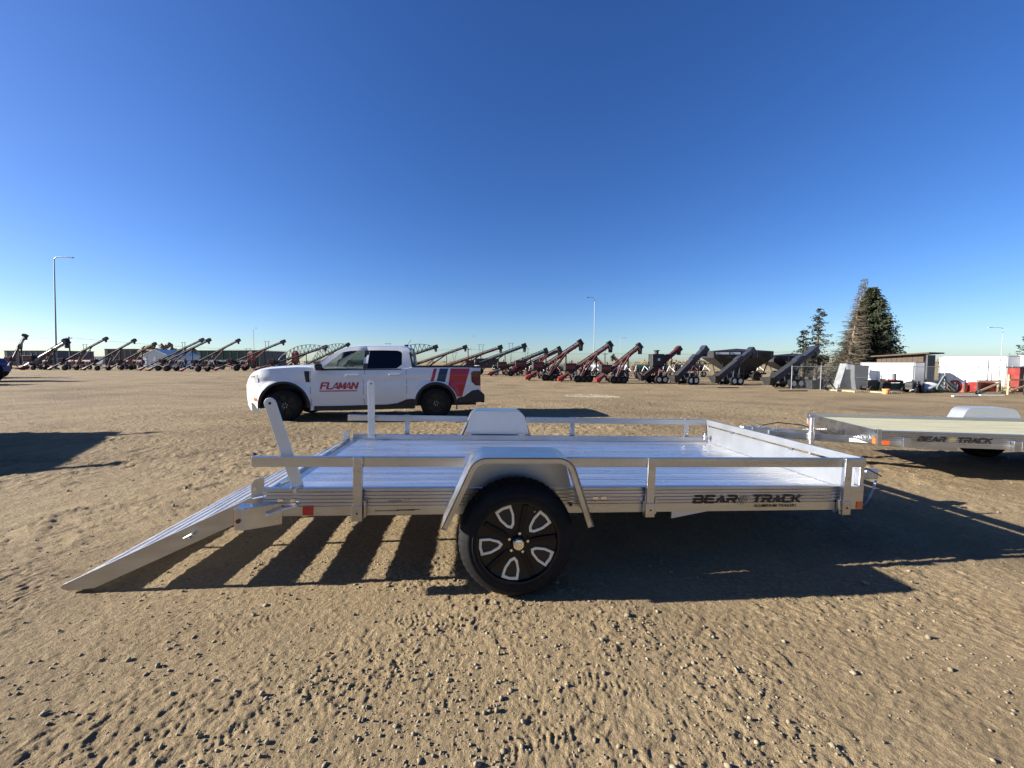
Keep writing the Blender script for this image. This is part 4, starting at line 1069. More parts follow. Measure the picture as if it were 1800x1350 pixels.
    if truss:
        pts = []
        for i in range(13):
            t = .3 + .68 * i / 12; hgt = r * 9 * math.sin(math.pi * i / 12) ** .8
            pts.append((P(t) + nrm * r, P(t) + nrm * (r + hgt)))
        tr_ = MB()
        for q in (-.6, .6):
            for (a0, a1), (b0, b1) in zip(pts[:-1], pts[1:]):
                tr_.tube(a1 + sd * r * q, b1 + sd * r * q, r * .22, n=5); tr_.tube(a0 + sd * r * q, b1 + sd * r * q, r * .16, n=5); tr_.tube(b0 + sd * r * q, b1 + sd * r * q, r * .16, n=5)
        tr_.build('truss', DARK_STEEL, o)
    return o
for b_, h_, lb in (((88, 651), (186, 596), 'dark auger in the far row before the small white building'), ((148, 651.5), (236, 599), 'dark auger in the far row before the brown grey shed'),
                   ((193, 650.5), (272, 605), 'dark auger in the far row whose head ends at the white tent'), ((320, 653.5), (419, 599), 'dark auger in the far row before the long green shed')):
    auger(*b_, *h_, lb)
auger(14, 650, 45, 590, 'grey tubed steep grain auger beside the blue tractor', TUBE_GREY, MAROON, 3.4, group='grey grain augers')
auger(40, 650.5, 117, 601, 'thick grey tubed grain auger in front of the dark lamp pole', TUBE_GREY, MAROON, 5.0, group='grey grain augers')
auger(247, 652, 355, 598, 'long dark grain auger close beside its twin, head a little lower', th=2.6, engine=False, group='pair of twin augers')
auger(263, 652.6, 367, 598.5, 'long dark grain auger nearer than its close twin beside the white tent', th=2.8, group='pair of twin augers')
auger(380, 652, 498, 601, 'low dark grain auger running behind the pickup hood', th=2.8, paint=RED)
auger(452, 652, 572, 610.5, 'grain auger with an arched lattice truss over the pickup hood', th=3.2, truss=True, paint=RED, group='augers with lattice trusses')
auger(520, 653, 612, 606, 'grain auger with a lattice truss seen through the windshield', th=2.8, truss=True, paint=RED, engine=False, group='augers with lattice trusses')
auger(640, 655, 766, 610.5, 'truss braced red auger rising behind the pickup bed beside the cab', TUBE_DARK, MAROON, 3.6, truss=True, group='augers with lattice trusses')
auger(700, 655, 818, 610.5, 'maroon auger with a drooping red spout over the pickup bed', MAROON, MAROON, 3.4)
auger(756, 657, 880, 611, 'long maroon auger whose tube crosses above the tail of the pickup', MAROON, MAROON, 4.0, engine=False)
auger(800, 658, 922, 608.5, 'slate tubed auger with maroon spout just beyond the pickup tail', NAVY, MAROON, 4.6)
auger(862, 661, 960, 617, 'slate tubed low auger with a black engine box, behind a maroon one', NAVY, MAROON, 5.0)
auger(898, 661, 984, 615, 'thick maroon auger with an orange red engine cover', MAROON, RED, 6.0)
for b_, h_, lb in (((928, 669), (1021, 603), 'maroon auger with a square head, first one left of the pale lamp post'), ((985, 671.5), (1073, 606), 'maroon auger with a square head crossing the pale lamp post'), ((1051, 673.5), (1125, 609), 'maroon auger with a square head next to the slim maroon conveyor')):
    auger(*b_, *h_, lb, MAROON, MAROON, 6.2, group='maroon augers in the middle of the row', trio=True)

def conveyor(bx, by, hx_, hy_, label, paint=NAVY, th=11.0, group='dark belt conveyors in the row', tower=False):
    """belt conveyor: box-section boom on a wheeled frame, hopper at its foot, hood at its head"""
    B = gnd(bx, by); D = depth_of(B); s = D / F_PX
    H = at_depth(hx_, hy_, D + .6) - B
    o = thing('belt_conveyor', B, 0, label, 'conveyor', group)
    lo = Vector((0, 0, .45)); d = H - lo; Lh = d.length; d.normalize()
    hor = Vector((d.x, d.y, 0)).normalized(); sd = Vector((-hor.y, hor.x, 0)); nrm = sd.cross(d); nrm = nrm if nrm.z > 0 else -nrm
    P = lambda t: lo + d * (Lh * t)
    w = th * s
    bm_ = MB().bar(P(.05), P(1), w * .9, w * .75, nrm).build('boom', paint, o, bevel=.02)
    MB().bar(P(.08) + nrm * w * .46, P(.72) + nrm * w * .46, w * 1.05, w * .10, nrm).build('belt_guard', DARK_STEEL, bm_)
    MB().bar(P(.60) + nrm * w * .50, P(.74) + nrm * w * .50, w * .9, w * .35, nrm).build('drive_cover', paint, bm_, bevel=.02)
    MB().bar(P(.15) - sd * (w * .475), P(.9) - sd * (w * .475), w * .03, w * .22, nrm).build('stripe', MAROON, bm_)
    hh = MB().bar(P(.96), P(1.06), w * 1.1, w * 1.05, nrm).build('head_hood', paint, o, bevel=.04)
    MB().tube(P(1.02) - Vector((0, 0, w * .3)), P(1.02) - Vector((0, 0, w * 1.25)), w * .42, w * .36, 12).build('spout', DARK_STEEL, hh)
    # hopper at the foot
    c = P(0); hw = w * 1.0
    top = [c + hor * (hw * i) * .8 + sd * (hw * j) + Vector((0, 0, w * .75)) for i, j in ((-1, -1), (1, -1), (1, 1), (-1, 1))]
    bot = [c + hor * (hw * .3 * i) + sd * (hw * .4 * j) + Vector((0, 0, -w * .35)) for i, j in ((-1, -1), (1, -1), (1, 1), (-1, 1))]
    MB().add(top + bot, [(0, 1, 5, 4), (1, 2, 6, 5), (2, 3, 7, 6), (3, 0, 4, 7), (4, 5, 6, 7)]).build('hopper', DARK_STEEL, o)
    wr = .42
    for t in (.34, .50):
        for q in (-1, 1):
            c_ = P(t) + sd * (.85 * q); c_.z = float(lot_z(B.x + c_.x, B.y + c_.y)) - B.z + wr
            machine_wheel(o, c_, wr, .26, sd, WHITE_WALL if q < 0 else DARK_STEEL)
            MB().bar(c_ - sd * (.2 * q), P(t + .14) + sd * (w * .4 * q), .09, .09).build('leg', paint, o)
    a0 = P(.34); a0.z = wr; a1 = P(.62); a1.z = wr + .05
    MB().bar(a0 - sd * .7, a0 + sd * .7, .12, .12).bar(a0 - sd * .4, a1 - sd * .4, .10, .14).bar(a0 + sd * .4, a1 + sd * .4, .10, .14).bar(a1 - sd * .7, a1 + sd * .7, .12, .12).build('undercarriage', DARK_STEEL, o)
    e = P(.47); e.z = wr + .45
    eb = MB().box(e.x - .32, e.x + .32, e.y - .25, e.y + .25, e.z - .25, e.z + .25).build('engine', DARK_STEEL, o, bevel=.03)
    MB().tube(e + Vector((.15, 0, .25)), e + Vector((.15, 0, .55)), .035).build('exhaust', STEEL, eb)
    if tower:
        q = P(.46) + nrm * (w * .5)
        tw = MB().box(q.x - .75, q.x + .55, q.y - .5, q.y + .5, q.z - .3, q.z + .95).build('engine_tower', DARK_STEEL, o, bevel=.06)
        MB().tube(q + Vector((-.1, 0, .95)), q + Vector((-.1, 0, 1.25)), .2, n=12).tube(q + Vector((-.1, 0, 1.25)), q + Vector((-.1, 0, 1.35)), .3, n=12).build('air_cleaner', BLACK, tw)
        MB().box(q.x - .2, q.x + .05, q.y - .52, q.y - .503, q.z + .25, q.z + .5).build('white_label', WHITE_WALL, tw)
    pp_ = P(.80); MB().bar(Vector((pp_.x, pp_.y, .05)), pp_ - nrm * w * .3, .06, .06).build('prop_post', DARK_STEEL, o)
    j = P(.12) + hor * -.25; MB().bar(Vector((j.x, j.y - .4, .02)), Vector((j.x, j.y - .4, .75)), .07, .07).build('jack_stand', DARK_STEEL, o)
    MB().box(e.x - .55, e.x - .3, e.y - .40, e.y - .39, e.z - .30, e.z - .18).build('maker_plate', WHITE_WALL, o)
    return o
conveyor(1128, 674, 1192, 614, 'slim maroon belt conveyor with a black engine tower on its boom', MAROON, 9.0, tower=True)
conveyor(1186, 676, 1238, 614, 'slate conveyor standing between the maroon conveyor and the first grain cart', NAVY, 11.0)
conveyor(1257, 677, 1320, 617, 'slate conveyor standing in front of the larger grain cart', NAVY, 11.0)
conveyor(1352, 682, 1430, 616, 'slate conveyor nearest the thin leafless spruce', NAVY, 12.0)

def grain_cart(px0, px1, ytop, D, label, white_front=True):
    """hopper-bottomed cart"""
    c = at_far((px0 + px1) / 2, D); dep = depth_of(c); s = dep / F_PX
    W_ = (px1 - px0) * s; zt_ = CAM_H + (HORIZON - ytop) * s - c.z
    o = thing('grain_cart', c, -YAW, label, 'grain cart', 'grain carts behind the conveyors')
    h = W_ / 2; dy = 1.5; z1 = zt_ - .75; z2 = .9
    A = [(-h, -dy, zt_), (h, -dy, zt_), (h, dy, zt_), (-h, dy, zt_)]; Bq = [(-h + .05, -dy, z1), (h, -dy, z1), (h, dy, z1), (-h + .05, dy, z1)]; Cq = [(-h * .25, -.5, z2), (h * .4, -.5, z2), (h * .4, .5, z2), (-h * .25, .5, z2)]
    MB().add(A + Bq + Cq, [(0, 1, 5, 4), (1, 2, 6, 5), (2, 3, 7, 6), (3, 0, 4, 7), (4, 5, 9, 8), (5, 6, 10, 9), (6, 7, 11, 10), (7, 4, 8, 11), (8, 9, 10, 11)]).build('tank', DARK_STEEL, o)
    if white_front:
        MB().box(-h + .3, -h * .1, -dy - .02, -dy - .005, z1 + .38, zt_ - .12).build('white_band', WHITE_WALL, o)
    for k_ in range(5):
        x = -h + .2 + (W_ - .4) * k_ / 4
        MB().box(x - .04, x + .04, -dy - .05, -dy - .022, z1, zt_).build('rib', DARK_STEEL, o)
    MB().add([(-h, -dy, zt_), (h, -dy, zt_), (0, 0, zt_ + .35), (-h, dy, zt_), (h, dy, zt_)], [(0, 1, 2), (0, 2, 3), (3, 2, 4), (4, 2, 1)]).build('tarp', BLACK, o)
    for x in (-.2 * W_, .25 * W_):
        for q in (-1, 1): machine_wheel(o, Vector((x, q * 1.2, .55)), .55, .45, Vector((0, 1, 0)), DARK_STEEL)
    MB().bar((-.3 * W_, -.8, .85), (.45 * W_, -.8, .85), .15, .2).bar((-.3 * W_, .8, .85), (.45 * W_, .8, .85), .15, .2).build('chassis', DARK_STEEL, o)
    for x in (-.3 * W_, .4 * W_):
        MB().bar((x, -.8, .85), (x * 1.1, -dy + .1, z1), .1, .1).bar((x, .8, .85), (x * 1.1, dy - .1, z1), .1, .1).bar((x, -.8, .85), (x, .8, .85), .1, .1).build('leg_frame', DARK_STEEL, o)
    return o
grain_cart(1242, 1344, 618, 47, 'black hopper grain cart with a pale band, the larger of two')
grain_cart(1346, 1440, 626, 50, 'dark grain cart half hidden by the last conveyor and the thin spruce', False)

def seed_drill(px, py, wpx, label, tank_m=GREEN_GREY):
    B = gnd(px, py); s = depth_of(B) / F_PX; W_ = wpx * s; h = W_ / 2
    o = thing('seed_drill', B, -YAW, label, 'seed drill', 'seed drills behind the augers')
    fr_ = MB()
    for y in (0, .9, 1.8): fr_.bar((-h, y, .95), (h, y, .95), .12, .12)
    for i in range(5): x = -h + W_ * i / 4; fr_.bar((x, 0, .95), (x, 1.8, .95), .12, .12)
    fr_.build('frame', MAROON, o)
    n = 10
    for i in range(n):
        x = -h + W_ * (i + .5) / n
        MB().bar((x, -.02, .9), (x + .15, -.22, .35), .05, .07).bar((x + .15, -.22, .35), (x, -.05, .04), .05, .05).build('shank', DARK_STEEL, o)
    for x in (-h * .8, -h * .3, h * .3, h * .8):
        machine_wheel(o, Vector((x, .45, .42)), .42, .3, Vector((0, 1, 0)), WHITE_WALL)
    for x in (-h * .5, h * .5):
        MB().tube((x - .45 * h * .8, .9, 1.45), (x + .45 * h * .8, .9, 1.45), .42, n=16).build('seed_tank', tank_m, o, smooth=40)
    for i in range(9):
        x = -h + W_ * i / 8
        MB().path([(x, .3, 1.0), (x + .1, .4, 1.5), (x + .3, .7, 1.75), (x + .45, .9, 1.6)], .03, 5).build('seed_hose', BLACK if i % 3 else WHITE_WALL, o)
    for i in range(3):
        x = -h + W_ * (i + .5) / 3
        MB().bar((x, 0, 1.0), (x + .5, .5, 1.7), .06, .06).bar((x + .5, .5, 1.7), (x + 1.0, 0, 1.0), .06, .06).build('fold_arm', RED if i % 2 else WHITE_WALL, o)
    return o
seed_drill(972, 664, 84, 'folded seed drill standing between the first two maroon augers')
seed_drill(1068, 666, 84, 'seed drill with pale tanks between two maroon augers', WHITE_WALL)
seed_drill(1150, 667, 66, 'seed drill behind the maroon conveyor', GREEN_DARK)
seed_drill(400, 649.5, 80, 'seed drill in front of the green shed, left of the pickup', DARK_STEEL)

for px_, lb in ((60, 'before the long grey warehouse'), (135, 'just left of the small white building'), (225, 'beside the white storage tent'), (300, 'under the twin augers'), (352, 'before the left end of the green shed')):
    seed_drill(px_, 649.6, 46, 'low red framed implement parked ' + lb, RED if px_ % 2 else DARK_STEEL)
seed_drill(900, 660, 70, 'seed drill behind the slate augers beyond the pickup tail', DARK_STEEL)
seed_drill(600, 650, 120, 'seed drill seen through the side windows of the pickup', GREEN_GREY)
for px_, py_, w_, lb, m_ in ((935, 657, 50, 'behind the foot of the first maroon auger', DARK_STEEL), (1020, 659, 56, 'just beyond the pale lamp post', DARK_STEEL), (1112, 661, 56, 'between the last maroon auger and the engine tower', GREEN_GREY), (1215, 663, 60, 'behind the first slate conveyor', DARK_STEEL), (1310, 664, 60, 'under the larger grain cart', GREEN_DARK)):
    seed_drill(px_, py_, w_, 'dark folded seed drill ' + lb, m_)
auger(1102, 657, 1076, 626, 'short red auger tilted the other way between maroon augers', RED, RED, 4.2, engine=False, group='small red augers')
auger(1068, 656, 1046, 629, 'short red auger tilted the other way behind the pale lamp post', RED, RED, 4.2, engine=False, group='small red augers')
def hopper_tank(px, py, ytop, wpx, label):
    B = gnd(px, py); s = depth_of(B) / F_PX; w = wpx * s / 2; zt_ = CAM_H + (HORIZON - ytop) * s - B.z
    o = thing('seed_cart', B, -YAW, label, 'seed cart', 'red seed carts')
    MB().box(-w, w, -w, w, zt_ * .42, zt_ * .86).build('tank', RED, o, bevel=.1 * w)
    MB().add([(-w, -w, zt_ * .86), (w, -w, zt_ * .86), (w, w, zt_ * .86), (-w, w, zt_ * .86), (-w * .4, -w * .4, zt_), (w * .4, -w * .4, zt_), (w * .4, w * .4, zt_), (-w * .4, w * .4, zt_)], [(0, 1, 5, 4), (1, 2, 6, 5), (2, 3, 7, 6), (3, 0, 4, 7), (4, 5, 6, 7)]).build('lid', RED, o)
    MB().add([(-w, -w, zt_ * .419), (w, -w, zt_ * .419), (w, w, zt_ * .419), (-w, w, zt_ * .419), (-w * .3, -w * .3, .7), (w * .3, -w * .3, .7), (w * .3, w * .3, .7), (-w * .3, w * .3, .7)], [(0, 1, 5, 4), (1, 2, 6, 5), (2, 3, 7, 6), (3, 0, 4, 7), (4, 5, 6, 7)]).build('cone', MAROON, o)
    for x in (-w, w):
        for y in (-w, w):
            MB().bar((x * .95, y * .95, 0), (x * .95, y * .95, zt_ * .45), .12, .12).build('leg', MAROON, o)
    for x in (-w * 1.3, w * 1.3): machine_wheel(o, Vector((x, -w, .5)), .5, .35, Vector((0, 1, 0)))
    MB().bar((-w * 1.3, -w, .5), (w * 1.3, -w, .5), .1, .1).build('axle', DARK_STEEL, o)
hopper_tank(443, 648, 617, 9, 'upright red seed cart rising between dark augers left of the pickup hood')
hopper_tank(520, 648, 616.5, 9, 'upright red seed cart rising above the pickup hood')
hopper_tank(906, 656, 639, 12, 'low orange red tank cart behind the slate augers')

# ------------------------------------------------------------------ poles, wires, towers
def lamp_post(px, ytop, D, arm_px, m, label, r=.13, lean=0.0):
    c = at_far(px, D); s = depth_of(c) / F_PX; zt_ = CAM_H + (HORIZON - ytop) * s - c.z
    o = thing('street_lamp', c, -YAW, label, 'street lamp', 'tall lamp posts round the lot')
    o.rotation_euler = (0, lean, -YAW)
    MB().tube((0, 0, 0), (0, 0, zt_ - .4), r, r * .6, 10).build('pole', m, o, smooth=40)
    MB().box(-.3, .3, -.3, .3, 0, .3).build('base', GREY_WALL, o)
    a = arm_px * s
    MB().path([(0, 0, zt_ - .45), (a * .12, 0, zt_ - .12), (a * .4, 0, zt_), (a * .85, 0, zt_ - .02)], r * .55).build('arm', m, o)
    MB().prism([(a * .72, zt_ + .05), (a * 1.0, zt_ + .02), (a * 1.02, zt_ - .16), (a * .75, zt_ - .10)], XZ, -.2, .2).build('lamp_head', m, o)
lamp_post(100, 454, 78, 33, POLE, 'tall dark lamp post with one curved arm behind the grey augers', .15, .04)
lamp_post(1044, 524, 85, -15, POLE_PALE, 'pale tall lamp post rising behind the maroon augers', .10)
lamp_post(448, 577, 190, 6, POLE_PALE, 'thin distant lamp post beyond the red machinery left of the pickup', .14)
lamp_post(829, 591, 230, 6, POLE_PALE, 'faint distant lamp post beyond the pickup bed', .14)
lamp_post(1090, 594, 210, 10, POLE_PALE, 'faint distant lamp post between two maroon auger heads', .14)
lamp_post(1758, 576, 120, -26, POLE_PALE, 'pale lamp post beyond the white semi trailer', .10)

def lattice_tower(px, ytop, wpx, D, where):
    c = at_far(px, D); s = depth_of(c) / F_PX; zt_ = CAM_H + (HORIZON - ytop) * s - c.z; w = wpx * s / 2
    o = thing('transmission_tower', c, -YAW, 'far V shaped transmission tower ' + where, 'pylon', 'power transmission towers on the horizon')
    t = .45
    MB().bar((-w, 0, zt_), (w, 0, zt_), t, t).build('crossarm', GREY_WALL, o)
    for q in (-1, 1):
        MB().bar((0, 0, 0), (q * w * .55, 0, zt_), t, t).build('leg', GREY_WALL, o)
        MB().tube((q * w * .55, 0, zt_), (q * w * 1.2, 6, 0), .08, n=5).build('guy_wire', GREY_WALL, o)
for px, yt, wp, wh in ((152, 605.5, 10, 'beyond the small white building'), (325, 602, 9, 'just beyond the twin augers'), (438, 612.8, 13, 'beside the red seed cart, the lower one'), (471, 600, 11, 'above the grey shipping container'),
                       (683, 604, 12, 'peeking over the pickup roof'), (799, 620, 12, 'low over the middle of the pickup bed'), (846, 606.2, 13, 'over the tail of the pickup'), (898, 603.5, 11, 'next to the slate auger head'), (925, 613, 12, 'behind the head of the slate auger')):
    lattice_tower(px, yt, wp, 620, wh)

def wood_pole(px, ytop, D, label):
    c = at_far(px, D); s = depth_of(c) / F_PX; zt_ = CAM_H + (HORIZON - ytop) * s - c.z
    o = thing('utility_pole', c, -YAW, label, 'utility pole', 'utility poles'); MB().tube((0, 0, 0), (0, 0, zt_), .26, .2, 8).build('pole', WOOD_DARK, o)
    MB().bar((-1.2, 0, zt_ - .6), (1.2, 0, zt_ - .6), .14, .18).build('crossarm', WOOD_DARK, o)
    for x in (-1.1, 0, 1.1): MB().tube((x, 0, zt_ - .5), (x, 0, zt_ - .25), .07).build('insulator', WHITE_WALL, o)
    return c + Vector((0, 0, zt_ - .3))
w0 = wood_pole(125, 592, 150, 'dark wooden utility pole behind the grey augers')
w1 = wood_pole(1063, 620, 170, 'short wooden utility pole behind the second maroon auger')
w2 = wood_pole(823, 612, 165, 'wooden utility pole behind the pickup bed')
wl_ = at_depth(-260, 590, 150)
def wire(a, b, sag, label):
    k_ = MB(); pts = [a.lerp(b, i / 14) - Vector((0, 0, sag * 4 * (i / 14) * (1 - i / 14))) for i in range(15)]
    k_.path(pts, .035, 5); o = k_.build('power_line', DARK_STEEL); tag(o, label, 'wire', 'power lines')
wire(wl_, w0, 1.2, 'thin power line running left from the wooden utility pole')
wire(w0, w2, 3.0, 'thin power line spanning the sky above the left augers')
wire(w2, w1, 1.0, 'thin power line behind the maroon auger heads')
wire(w1, at_depth(1480, 614, 160), 1.0, 'thin power line running right behind the conveyors')

# ------------------------------------------------------------------ far buildings
def shed(px0, px1, ytop, D, depth_, wall_m, label, pitch=0, panels=0, cat='building', name='shed', door=False):
    c = at_far((px0 + px1) / 2, D); s = depth_of(c) / F_PX; w = (px1 - px0) * s / 2; zt_ = CAM_H + (HORIZON - ytop) * s - c.z
    o = thing(name, c, -YAW, label, cat, 'buildings beyond the lot')
    rh = pitch * s
    MB().box(-w, w, 0, depth_, -.5, zt_ - rh).build('wall', wall_m, o)
    if rh:
        MB().prism([(-w - .2, zt_ - rh), (0, zt_), (w + .2, zt_ - rh), (w + .2, zt_ - rh + .15), (0, zt_ + .15), (-w - .2, zt_ - rh + .15)], XZ, -.2, depth_ + .2).build('roof', wall_m, o)
        MB().prism([(-w, zt_ - rh), (w, zt_ - rh), (0, zt_ - .02)], XZ, 0.01, .1).build('gable', wall_m, o)
    else: MB().box(-w - .15, w + .15, -.15, depth_ + .15, zt_ + .004, zt_ + .2).build('roof', wall_m, o)
    for i in range(panels):
        x = -w + 2 * w * (i + .5) / panels
        MB().box(x - w / panels * .12, x + w / panels * .12, -.12, -.005, -.3, (zt_ - rh) * .97).build('rib', wall_m, o)
    if door: MB().box(-w * .25, w * .25, -.08, -.004, -.3, zt_ * .7).build('door', GREY_WALL, o)
    return o
shed(10, 103, 617, 160, 14, GREY_WALL, 'long low dark grey warehouse behind the grey augers', 0, 9)
shed(138, 182, 627, 220, 14, WHITE_WALL, 'small white building beyond the left augers', 0, 0, door=True)
shed(186, 237, 614, 170, 14, BROWN_WALL, 'brown grey shed beyond the second pair of augers', 0, 5)
shed(251, 298, 615, 92, 9, WHITE_WALL, 'white peaked storage tent among the left augers', 11, 3, name='storage_tent')
shed(347, 452, 617, 120, 10, GREEN_DARK, 'long dark green shed behind the twin augers', 0, 8)
shed(456, 484, 618.5, 118, 6, GREY_WALL, 'grey shipping container beside the green shed', 0, 9, 'container', 'shipping_container')
shed(835, 876, 631, 150, 8, DARK_STEEL, 'low dark trailer body beyond the pickup tail', 0, 5)

def far_trees(name, px0, px1, ytop, D, m, label, n=60):
    k_ = MB(); vsf, fcs = ico(1)
    for i in range(n):
        px = random.uniform(px0, px1); c = at_far(px, D * random.uniform(.95, 1.1)); s = depth_of(c) / F_PX
        h = (HORIZON - ytop) * s * random.uniform(.5, 1.05) + 2.0
        for q in range(7):
            cc = Vector((c.x + random.uniform(-3, 3), c.y + random.uniform(-2, 2), c.z + h * random.uniform(.25, .85))); r = h * random.uniform(.12, .26)
            k_.add([(cc.x + p[0] * r * random.uniform(.7, 1.3), cc.y + p[1] * r, cc.z + p[2] * r * random.uniform(.6, 1.2)) for p in vsf], [tuple(f_) for f_ in fcs])
        k_.tube(c - Vector((0, 0, .5)), c + Vector((0, 0, h * .6)), .15, .08, 5)
    o = k_.build(name, m); tag(o, label, 'trees', None, 'stuff')
far_trees('distant_woods', 1130, 1260, 631, 330, BUSH, 'far line of bare trees on the horizon beyond the conveyors')
far_trees('distant_woods', 480, 1130, 634.5, 700, BUSH, 'faint far line of trees along the horizon behind the pickup', 110)
far_trees('distant_woods', -100, 480, 635, 600, BUSH, 'faint far line of trees along the horizon behind the augers', 70)
far_trees('distant_woods', 1260, 2100, 631, 420, BUSH, 'far trees and scrub on the horizon behind the white trailers', 90)
far_trees('bare_thicket', 268, 330, 606, 150, BUSH, 'bare brown thicket behind the white storage tent', 26)

# ------------------------------------------------------------------ trees on the right
def spruce(px, ybase_px, ytop, D, hw_px, kind, label, lean=0.0, seed=1, n_whorl=34):
    rnd = random.Random(seed)
    c = at_far(px, D); s = depth_of(c) / F_PX; H_ = CAM_H + (HORIZON - ytop) * s - c.z; R = hw_px * s
    o = thing('spruce_tree', c, -YAW, label, 'tree', 'spruce trees by the fence')
    ax = lambda z: Vector((lean * s * z / H_, 0, z))
    tr_ = MB()
    for i in range(10): tr_.tube(ax(H_ * i / 10), ax(H_ * (i + 1) / 10), .20 * (1 - i / 10.5), .20 * (1 - (i + 1) / 10.5), 8, False)
    tr_.build('trunk', DEADWOOD if kind == 'dead' else BARK, o, smooth=60)
    br = MB(); nd = []
    z0 = {'full': .06, 'dead': .14, 'sparse': .12}[kind]
    for i in range(n_whorl):
        t = z0 + (1 - z0) * (i / n_whorl) ** .95
        env = (1 - t) ** .75 * (.55 + .45 * min(1, (t - z0 + .05) * 9)) if kind == 'full' else (1 - t) ** .8
        nb = {'full': 17, 'dead': 11, 'sparse': 5}[kind]
        for q in range(nb):
            a = rnd.uniform(0, 6.283); L = R * env * rnd.uniform(.62, 1.12) + .12
            if kind == 'sparse': L *= rnd.choice((.45, .8, 1.1, 1.3))
            b0 = ax(H_ * (t + rnd.uniform(-.012, .012))); dr = rnd.uniform(-.05, -.35) if kind != 'full' else rnd.uniform(.02, -.3)
            p1 = b0 + Vector((math.cos(a) * L * .55, math.sin(a) * L * .55, dr * L * .6)); p2 = b0 + Vector((math.cos(a) * L, math.sin(a) * L, dr * L * .8 + .10 * L))
            rb = .012 + .018 * (L / R)
            br.tube(b0, p1, rb, rb * .7, 4, False); br.tube(p1, p2, rb * .7, rb * .3, 4, False)
            if kind == 'dead':
                for w_ in range(4):
                    m0 = b0.lerp(p2, rnd.uniform(.3, 1)); a2 = a + rnd.uniform(-1, 1); l2 = L * rnd.uniform(.15, .35)
                    br.tube(m0, m0 + Vector((math.cos(a2) * l2, math.sin(a2) * l2, rnd.uniform(-.6, .05) * l2)), rb * .4, rb * .15, 3, False)
            cnt = {'full': int(16 + 52 * L / R), 'dead': 5 if rnd.random() < .45 else 0, 'sparse': int(7 + 13 * L / R)}[kind]
            for w_ in range(cnt):
                f_ = rnd.uniform(.18, 1.05); m0 = (b0.lerp(p1, f_ / .55) if f_ < .55 else p1.lerp(p2, (f_ - .55) / .45)) + Vector((rnd.gauss(0, .05), rnd.gauss(0, .05), rnd.gauss(-.03, .04))) * (1 + L)
                nd.append((m0, a + rnd.uniform(-.9, .9), rnd.uniform(.13, .30) * (1 if kind != 'dead' else .6), rnd.uniform(-.7, .25)))
    bo = br.build('limbs', DEADWOOD if kind == 'dead' else BARK, o)
    bo['kind'] = 'stuff'
    fo = MB()
    for (p, a, l, el) in nd:
        d = Vector((math.cos(a) * math.cos(el), math.sin(a) * math.cos(el), math.sin(el))); sd = d.cross(Vector((0, 0, 1))).normalized() * (l * .34); u_ = sd.cross(d).normalized() * (l * .22)
        fo.add([p - sd * .4, p + d * l * .5 - sd, p + d * l, p + d * l * .5 + sd], [(0, 1, 2, 3)])
        fo.add([p, p + d * l * .45 + u_, p + d * l * .95, p + d * l * .5 - u_ * .8], [(0, 1, 2, 3)])
    me = bpy.data.meshes.new('crown'); me.from_pydata(fo.v, [], fo.f); me.materials.append({'full': NEEDLE, 'dead': NEEDLE_BROWN, 'sparse': NEEDLE_DARK}[kind])
    oc = bpy.data.objects.new('crown', me); COL.objects.link(oc); oc.parent = o
    return o
spruce(1527, 660, 506, 44, 52, 'full', 'full green spruce, the densest tree, behind the white container', 0, 3, 46)
spruce(1484, 660, 491, 41, 33, 'dead', 'dying brown spruce with a bare leaning trunk and spiky top', 28, 5, 44)
spruce(1499, 660, 556, 42.5, 38, 'dead', 'short dry brown spruce between the dead trunk and the green spruce', 0, 15, 30)
spruce(1433, 660, 540, 42, 30, 'sparse', 'thin sparse dark spruce behind the last conveyor', 4, 8, 26)
spruce(1410, 660, 577, 43, 24, 'sparse', 'low scraggly spruce beside the thin sparse one', 0, 9, 18)
spruce(1812, 660, 575, 38, 30, 'sparse', 'dark spruce at the far end of the fence by the red cabinet', 0, 12, 22)
def bush(px, ytop, D, hw, label, seed):
    rnd = random.Random(seed); c = at_far(px, D); s = depth_of(c) / F_PX; H_ = CAM_H + (HORIZON - ytop) * s - c.z
    o = thing('dry_shrub', c, -YAW, label, 'shrub', 'dry shrubs along the fence'); st = MB(); lf = MB()
    for i in range(70):
        a = rnd.uniform(0, 6.28); r = hw * s * rnd.uniform(.2, 1); tip = Vector((math.cos(a) * r, math.sin(a) * r * .6, H_ * rnd.uniform(.5, 1.0) * (1.1 - .5 * r / (hw * s))))
        st.tube((math.cos(a) * r * .3, math.sin(a) * r * .2, 0), tip, .018, .006, 4, False)
        for q in range(22):
            p = tip * rnd.uniform(.3, 1.02) + Vector((rnd.gauss(0, .13), rnd.gauss(0, .13), rnd.gauss(0, .1))); l = rnd.uniform(.05, .12); d = Vector((rnd.gauss(0, 1), rnd.gauss(0, 1), rnd.gauss(0, 1))).normalized() * l; e = d.orthogonal().normalized() * l * .5
            lf.add([p, p + d + e, p + d * 1.6, p + d - e], [(0, 1, 2, 3)])
    st.build('stems', BARK, o)
    me = bpy.data.meshes.new('foliage'); me.from_pydata(lf.v, [], lf.f); me.materials.append(NEEDLE_BROWN); q = bpy.data.objects.new('foliage', me); COL.objects.link(q); q.parent = o
bush(1455, 628, 38, 22, 'dry brown shrub at the foot of the thin sparse spruce', 1)
bush(1492, 630, 38, 26, 'dry brown shrub round the foot of the dead leaning trunk', 2)
bush(1538, 634, 40, 24, 'dry shrub at the foot of the dense green spruce', 3)

